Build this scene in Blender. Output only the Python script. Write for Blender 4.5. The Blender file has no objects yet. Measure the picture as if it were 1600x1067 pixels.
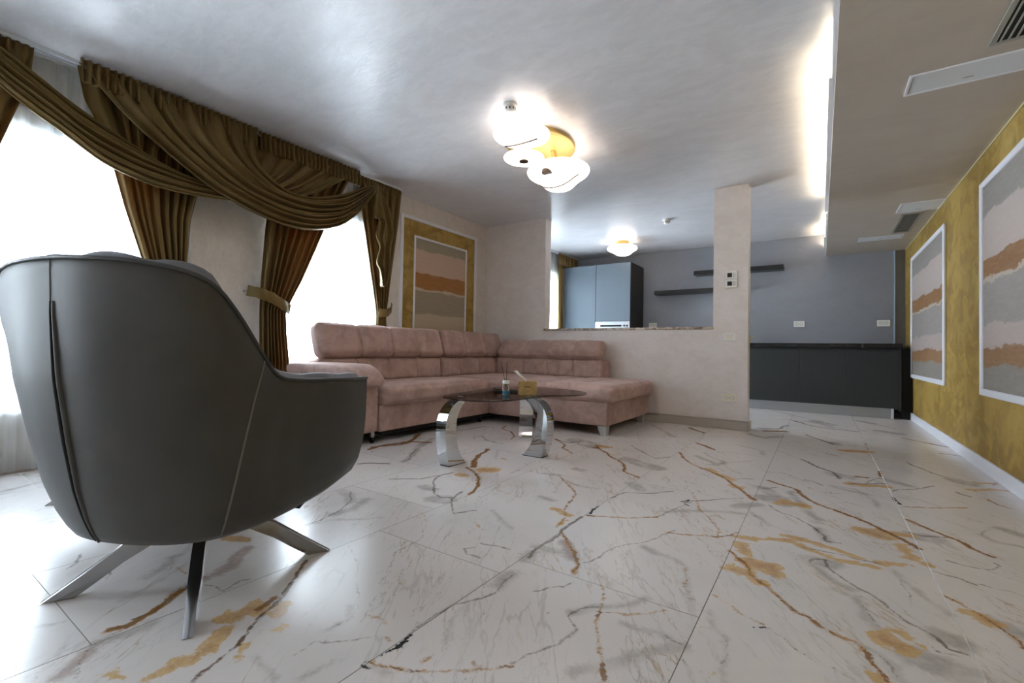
import bpy, math, random
import numpy as np
from mathutils import Vector, Matrix, Euler

random.seed(7)
PI = math.pi
SC = bpy.context.scene
COL = SC.collection

# ------------------------------------------------------------------ camera
CAM_H = 0.742
yaw, pitch, roll = 0.5935843, 0.0184077, 0.0174579
cy_, sy_ = math.cos(yaw), math.sin(yaw)
cp_, sp_ = math.cos(pitch), math.sin(pitch)
cr_, sr_ = math.cos(roll), math.sin(roll)
FWD = Vector((-sy_ * cp_, cy_ * cp_, sp_))
R0 = Vector((cy_, sy_, 0.0)); U0 = R0.cross(FWD)
RT = R0 * cr_ + U0 * sr_
UP = U0 * cr_ - R0 * sr_
cam_data = bpy.data.cameras.new('camera')
cam = bpy.data.objects.new('camera', cam_data)
COL.objects.link(cam)
m3 = Matrix((RT, UP, -FWD)).transposed()
cam.matrix_world = Matrix.Translation((0, 0, CAM_H)) @ m3.to_4x4()
cam_data.sensor_fit = 'HORIZONTAL'
cam_data.sensor_width = 36.0
cam_data.lens = 36.0 * 714.5 / 1600.0
cam_data.clip_start = 0.02
SC.camera = cam

# ------------------------------------------------------------------ view
SC.view_settings.view_transform = 'Standard'
SC.view_settings.look = 'None'
SC.view_settings.exposure = 1.08
SC.view_settings.gamma = 1.0
SC.view_settings.use_curve_mapping = False

# ------------------------------------------------------------------ daylight
WORLD_STRENGTH = 22.0
world = bpy.data.worlds.new('daylight')
SC.world = world
world.use_nodes = True
wn = world.node_tree
for n in list(wn.nodes): wn.nodes.remove(n)
wo = wn.nodes.new('ShaderNodeOutputWorld'); wb = wn.nodes.new('ShaderNodeBackground')
wb.inputs[0].default_value = (0.80, 0.89, 1.0, 1); wb.inputs[1].default_value = WORLD_STRENGTH
wn.links.new(wb.outputs[0], wo.inputs[0])

# key sizes of the place (metres)
CEIL, SOFF = 2.405, 2.107
XL, XR = -3.78, 0.897            # window wall, ochre wall
YN, YB = -2.3, 7.6               # wall behind the camera, kitchen back wall
XS = 0.057                       # edge of the lowered ceiling
YP, TP = 4.95, 0.14              # partition face, thickness
# windows in the left wall: y0, y1, z0, z1
WINS = [(0.12, 1.22, 0.35, 1.97), (2.02, 3.06, 0.35, 1.97), (5.35, 6.95, 0.60, 2.05), (-1.90, -0.60, 0.35, 1.97)]
XPORTAL = XL - 0.26
for (y0, y1, z0, z1) in WINS:
    ld = bpy.data.lights.new('window_daylight', 'AREA')
    ld.shape = 'RECTANGLE'; ld.size = (y1 - y0); ld.size_y = (z1 - z0)
    ld.cycles.is_portal = True
    lo = bpy.data.objects.new('window_daylight', ld); COL.objects.link(lo)
    lo.location = (XPORTAL, (y0 + y1) / 2, (z0 + z1) / 2)
    # local -z towards +x
    lo.rotation_euler = Matrix(((0, 0, -1), (1, 0, 0), (0, -1, 0))).to_euler()

# ------------------------------------------------------------------ helpers
def s2l(c):
    return tuple(((v / 12.92) if v <= 0.04045 else ((v + 0.055) / 1.055) ** 2.4) for v in c)
def hexc(h):
    return s2l(tuple(int(h[i:i + 2], 16) / 255 for i in (0, 2, 4)))

class NT:
    """small helper for node trees"""
    def __init__(s, name):
        s.m = bpy.data.materials.new(name); s.m.use_nodes = True
        s.t = s.m.node_tree; s.t.nodes.clear()
        s.out = s.t.nodes.new('ShaderNodeOutputMaterial')
    def n(s, typ, **kw):
        nd = s.t.nodes.new(typ)
        for k, v in kw.items():
            if k.startswith('i_'):
                key = k[2:]
                key = int(key) if key.isdigit() else key.replace('_', ' ')
                s.set(nd.inputs[key], v)
            else:
                setattr(nd, k, v)
        return nd
    def set(s, inp, v):
        if hasattr(v, 'is_output') or isinstance(v, bpy.types.NodeSocket): s.t.links.new(v, inp)
        else:
            if isinstance(v, tuple) and len(v) == 3 and inp.type == 'RGBA': v = v + (1,)
            inp.default_value = v
    def pos(s):
        return s.n('ShaderNodeNewGeometry').outputs['Position']
    def objc(s):
        return s.n('ShaderNodeTexCoord').outputs['Object']
    def mapping(s, vec, scale=(1, 1, 1), rot=(0, 0, 0), loc=(0, 0, 0)):
        nd = s.n('ShaderNodeMapping'); s.set(nd.inputs['Vector'], vec)
        nd.inputs['Scale'].default_value = scale; nd.inputs['Rotation'].default_value = rot; nd.inputs['Location'].default_value = loc
        return nd.outputs[0]
    def noise(s, vec, scale, detail=4, rough=0.5, dist=0.0, out=0):
        nd = s.n('ShaderNodeTexNoise'); s.set(nd.inputs['Vector'], vec)
        nd.inputs['Scale'].default_value = scale; nd.inputs['Detail'].default_value = detail
        nd.inputs['Roughness'].default_value = rough; nd.inputs['Distortion'].default_value = dist
        return nd.outputs[out]
    def math(s, op, a, b=0.0, c=0.0, clamp=False):
        nd = s.n('ShaderNodeMath', operation=op); nd.use_clamp = clamp
        s.set(nd.inputs[0], a); s.set(nd.inputs[1], b)
        if op in ('MULTIPLY_ADD', 'COMPARE', 'SMOOTH_MIN'): s.set(nd.inputs[2], c)
        return nd.outputs[0]
    def ramp(s, fac, a, b, lo=0.0, hi=1.0):
        nd = s.n('ShaderNodeMapRange'); nd.interpolation_type = 'SMOOTHSTEP'
        s.set(nd.inputs[0], fac); s.set(nd.inputs[1], a); s.set(nd.inputs[2], b); s.set(nd.inputs[3], lo); s.set(nd.inputs[4], hi)
        return nd.outputs[0]
    def mix(s, fac, a, b, mode='MIX'):
        nd = s.n('ShaderNodeMix', data_type='RGBA', blend_type=mode)
        s.set(nd.inputs[0], fac); s.set(nd.inputs[6], a); s.set(nd.inputs[7], b)
        return nd.outputs[2]
    def sep(s, vec):
        nd = s.n('ShaderNodeSeparateXYZ'); s.set(nd.inputs[0], vec); return nd.outputs
    def comb(s, x, y, z):
        nd = s.n('ShaderNodeCombineXYZ'); s.set(nd.inputs[0], x); s.set(nd.inputs[1], y); s.set(nd.inputs[2], z); return nd.outputs[0]
    def bump(s, h, strength=0.3, dist=0.01):
        nd = s.n('ShaderNodeBump'); s.set(nd.inputs['Height'], h)
        nd.inputs['Strength'].default_value = strength; nd.inputs['Distance'].default_value = dist
        return nd.outputs[0]
    def pbsdf(s, **kw):
        nd = s.n('ShaderNodeBsdfPrincipled')
        for k, v in kw.items(): s.set(nd.inputs[k.replace('_', ' ')], v)
        s.t.links.new(nd.outputs[0], s.out.inputs[0])
        return nd

def simple(name, col, rough=0.5, metal=0.0, noise=0.0, scale=20, **kw):
    k = NT(name)
    c = hexc(col) if isinstance(col, str) else col
    if noise > 0:
        f = k.noise(k.objc(), scale, 3)
        cc = k.mix(k.ramp(f, 0.3, 0.7), tuple(v * (1 - noise) for v in c), tuple(min(1, v * (1 + noise)) for v in c))
    else: cc = c
    k.pbsdf(Base_Color=cc, Roughness=rough, Metallic=metal, **kw)
    return k.m

class MB:
    def __init__(s): s.v = []; s.f = []
    def add(s, vs, fs, M=None):
        b = len(s.v)
        for p in vs:
            p = Vector(p)
            if M is not None: p = M @ p
            s.v.append(tuple(p))
        s.f += [tuple(i + b for i in f) for f in fs]
        return s
    def box(s, x0, x1, y0, y1, z0, z1, M=None):
        return s.add([(x0, y0, z0), (x1, y0, z0), (x1, y1, z0), (x0, y1, z0), (x0, y0, z1), (x1, y0, z1), (x1, y1, z1), (x0, y1, z1)],
                     [(0, 3, 2, 1), (4, 5, 6, 7), (0, 1, 5, 4), (1, 2, 6, 5), (2, 3, 7, 6), (3, 0, 4, 7)], M)
    def bbox(s, x0, x1, y0, y1, z0, z1, b=0.004, M=None):
        """box with chamfered edges"""
        xs = (x0, x1); ys = (y0, y1); zs = (z0, z1); vs = []; idx = {}
        for i in range(2):
            for j in range(2):
                for k in range(2):
                    sx, sy, sz = (1, -1)[i], (1, -1)[j], (1, -1)[k]
                    for ax in range(3):
                        p = [xs[i] + sx * b, ys[j] + sy * b, zs[k] + sz * b]
                        p[ax] = (xs[i], ys[j], zs[k])[ax]
                        idx[(i, j, k, ax)] = len(vs); vs.append(tuple(p))
        g = lambda *a: idx[a]
        fs = []
        for a in range(2):
            fs.append([g(a, 0, 0, 0), g(a, 1, 0, 0), g(a, 1, 1, 0), g(a, 0, 1, 0)])
            fs.append([g(0, a, 0, 1), g(1, a, 0, 1), g(1, a, 1, 1), g(0, a, 1, 1)])
            fs.append([g(0, 0, a, 2), g(1, 0, a, 2), g(1, 1, a, 2), g(0, 1, a, 2)])
        for a in range(2):
            for c in range(2):
                fs.append([g(a, c, 0, 0), g(a, c, 1, 0), g(a, c, 1, 1), g(a, c, 0, 1)])
                fs.append([g(a, 0, c, 0), g(a, 1, c, 0), g(a, 1, c, 2), g(a, 0, c, 2)])
                fs.append([g(0, a, c, 1), g(1, a, c, 1), g(1, a, c, 2), g(0, a, c, 2)])
        for i in range(2):
            for j in range(2):
                for k in range(2):
                    fs.append([g(i, j, k, 0), g(i, j, k, 1), g(i, j, k, 2)])
        c = Vector(((x0 + x1) / 2, (y0 + y1) / 2, (z0 + z1) / 2)); out = []
        for f in fs:
            P = [Vector(vs[q]) for q in f]
            nn = (P[1] - P[0]).cross(P[2] - P[0]); ctr = sum(P, Vector()) / len(P)
            out.append(tuple(f) if nn.dot(ctr - c) > 0 else tuple(reversed(f)))
        return s.add(vs, out, M)
    def grid(s, P, closed_u=False, closed_v=False, M=None):
        """P[i][j] -> point"""
        nu, nv = len(P), len(P[0]); vs = [p for r in P for p in r]; fs = []
        for i in range(nu if closed_u else nu - 1):
            for j in range(nv if closed_v else nv - 1):
                a = i * nv + j; b = ((i + 1) % nu) * nv + j
                c = ((i + 1) % nu) * nv + (j + 1) % nv; d = i * nv + (j + 1) % nv
                fs.append((a, b, c, d))
        return s.add(vs, fs, M)
    def lathe(s, prof, seg=32, M=None, cap=True):
        P = [[(r * math.cos(2 * PI * i / seg), r * math.sin(2 * PI * i / seg), z) for r, z in prof] for i in range(seg)]
        s.grid(P, closed_u=True, M=M)
        if cap:
            for (r, z), rev in ((prof[0], True), (prof[-1], False)):
                if r > 1e-5:
                    ring = [(r * math.cos(2 * PI * i / seg), r * math.sin(2 * PI * i / seg), z) for i in range(seg)]
                    s.add(ring, [tuple(reversed(range(seg))) if rev else tuple(range(seg))], M)
        return s
    def prism(s, poly, z0, z1, M=None):
        n = len(poly)
        vs = [(x, y, z0) for x, y in poly] + [(x, y, z1) for x, y in poly]
        fs = [tuple(reversed(range(n))), tuple(range(n, 2 * n))] + [(i, (i + 1) % n, n + (i + 1) % n, n + i) for i in range(n)]
        return s.add(vs, fs, M)
    def tube(s, pts, r, seg=8, M=None, cap=True):
        pts = [Vector(p) for p in pts]; rings = []
        rr = r if isinstance(r, (list, tuple)) else [r] * len(pts)
        prev = None
        for i, p in enumerate(pts):
            t = (pts[min(i + 1, len(pts) - 1)] - pts[max(i - 1, 0)]).normalized()
            if prev is None:
                a = Vector((0, 0, 1)) if abs(t.z) < 0.9 else Vector((1, 0, 0))
                n1 = t.cross(a).normalized()
            else:
                n1 = (prev - t * prev.dot(t)).normalized()
            prev = n1; n2 = t.cross(n1)
            rings.append([tuple(p + rr[i] * (math.cos(2 * PI * k / seg) * n1 + math.sin(2 * PI * k / seg) * n2)) for k in range(seg)])
        s.grid(rings, closed_v=True, M=M)
        if cap:
            s.add(rings[0], [tuple(reversed(range(seg)))], M); s.add(rings[-1], [tuple(range(seg))], M)
        return s
    def build(s, name, mat, parent=None, smooth=False, label=None, angle=None, fix=True):
        me = bpy.data.meshes.new(name); me.from_pydata(s.v, [], s.f); me.update()
        if fix:
            import bmesh
            bm = bmesh.new(); bm.from_mesh(me)
            bmesh.ops.remove_doubles(bm, verts=bm.verts, dist=1e-5)
            bmesh.ops.recalc_face_normals(bm, faces=bm.faces)
            bm.to_mesh(me); bm.free()
        if smooth:
            me.polygons.foreach_set('use_smooth', [True] * len(me.polygons))
            if angle is not None: me.set_sharp_from_angle(angle=math.radians(angle))
        me.materials.append(mat)
        o = bpy.data.objects.new(name, me); COL.objects.link(o)
        if parent is not None: o.parent = parent
        if label: o['label'] = label
        return o

def thing(name, label, cat, loc=(0, 0, 0), rotz=0.0, group=None):
    o = bpy.data.objects.new(name, None); COL.objects.link(o)
    o.empty_display_size = 0.1
    o.location = loc; o.rotation_euler = (0, 0, rotz)
    o['label'] = label; o['category'] = cat
    if group: o['group'] = group
    return o
def tag(o, label, cat, group=None):
    o['label'] = label; o['category'] = cat
    if group: o['group'] = group
    return o
def struct(o): o['kind'] = 'structure'; return o
def copy_tree(o, parent=None):
    c = o.copy(); COL.objects.link(c); c.parent = parent
    for ch in list(o.children): copy_tree(ch, c)
    return c
def rotm(ax, deg): return Matrix.Rotation(math.radians(deg), 4, ax)
def T(x, y, z): return Matrix.Translation((x, y, z))

def cr_spline(P, n):
    """Catmull-Rom through rows of P (numpy k x d) -> n samples"""
    P = np.array(P, float); k = len(P)
    t = np.linspace(0, k - 1, n); i = np.clip(t.astype(int), 0, k - 2); f = (t - i)[:, None]
    g = lambda j: P[np.clip(j, 0, k - 1)]
    p0, p1, p2, p3 = g(i - 1), g(i), g(i + 1), g(i + 2)
    p0 = np.where((i == 0)[:, None], 2 * p1 - p2, p0); p3 = np.where((i == k - 2)[:, None], 2 * p2 - p1, p3)
    return 0.5 * ((2 * p1) + (-p0 + p2) * f + (2 * p0 - 5 * p1 + 4 * p2 - p3) * f ** 2 + (-p0 + 3 * p1 - 3 * p2 + p3) * f ** 3)

def smooth_len(P, n):
    """arc-length resample of a polyline after spline"""
    Q = cr_spline(P, 200); d = np.r_[0, np.cumsum(np.linalg.norm(np.diff(Q, axis=0), axis=1))]
    t = np.linspace(0, d[-1], n)
    return np.stack([np.interp(t, d, Q[:, i]) for i in range(Q.shape[1])], 1)

def cushion(mb, sx, sy, sz, r=0.04, puff=(0.0, 0.0, 0.02), seams=(), step=0.02, M=None, wrinkle=0.0, depth=0.012, sw=0.012):
    """upholstered block centred on the origin: rounded edges, puffed faces, sewn grooves.
    seams: list of (axis, position)"""
    h = np.array([sx, sy, sz]) / 2
    def axis_pts(i):
        n = max(3, int(2 * h[i] / step)); base = list(np.linspace(-h[i], h[i], n + 1))
        e = [-h[i] + r * q for q in (0.15, 0.35, 0.6, 0.85, 1.15)]
        base += e + [-q for q in e]
        for ax, p in seams:
            if ax == i: base += [p - sw, p - sw * .5, p, p + sw * .5, p + sw]
        base = sorted(base); out = [base[0]]
        for b in base[1:]:
            if b - out[-1] > 0.0025: out.append(b)
        out[-1] = h[i]
        return np.array(out)
    A = [axis_pts(i) for i in range(3)]
    rng = np.random.RandomState(int(sx * 1000 + sy * 77))
    ph = rng.rand(8) * 6.28
    for ax in range(3):
        a, b = [(1, 2), (2, 0), (0, 1)][ax]
        U, V = np.meshgrid(A[a], A[b], indexing='ij')
        for sgn in (-1, 1):
            P = np.zeros(U.shape + (3,)); P[..., ax] = sgn * h[ax]; P[..., a] = U; P[..., b] = V
            inner = np.clip(P, -(h - r), (h - r)); d = P - inner
            L = np.linalg.norm(d, axis=-1, keepdims=True); Nn = d / np.maximum(L, 1e-9)
            Q = inner + Nn * r
            q = P / h
            amt = np.ones(U.shape)
            for sa, sp in seams:
                g = np.exp(-((P[..., sa] - sp) / sw) ** 2)
                wide = np.exp(-((P[..., sa] - sp) / (sw * 5)) ** 2)
                amt = amt * (1 - 0.8 * wide)
                Q = Q - Nn * (depth * g)[..., None]
            for k in range(3):
                o1, o2 = [(1, 2), (2, 0), (0, 1)][k]
                w = (1 - q[..., o1] ** 4) * (1 - q[..., o2] ** 4)
                Q[..., k] += Nn[..., k] * puff[k] * w * amt
            if wrinkle:
                wv = np.sin(P[..., 0] * 31 + ph[0] + 2 * np.sin(P[..., 1] * 9 + ph[1])) * np.sin(P[..., 1] * 23 + ph[2] + P[..., 2] * 17) * 0.5 \
                    + np.sin(P[..., 0] * 13 + P[..., 1] * 11 + P[..., 2] * 19 + ph[3])
                Q = Q + Nn * (wv * wrinkle)[..., None]
            g = [[tuple(Q[i, j]) for j in range(Q.shape[1])] for i in range(Q.shape[0])]
            mb.grid(g, M=M)
    return mb
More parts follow.
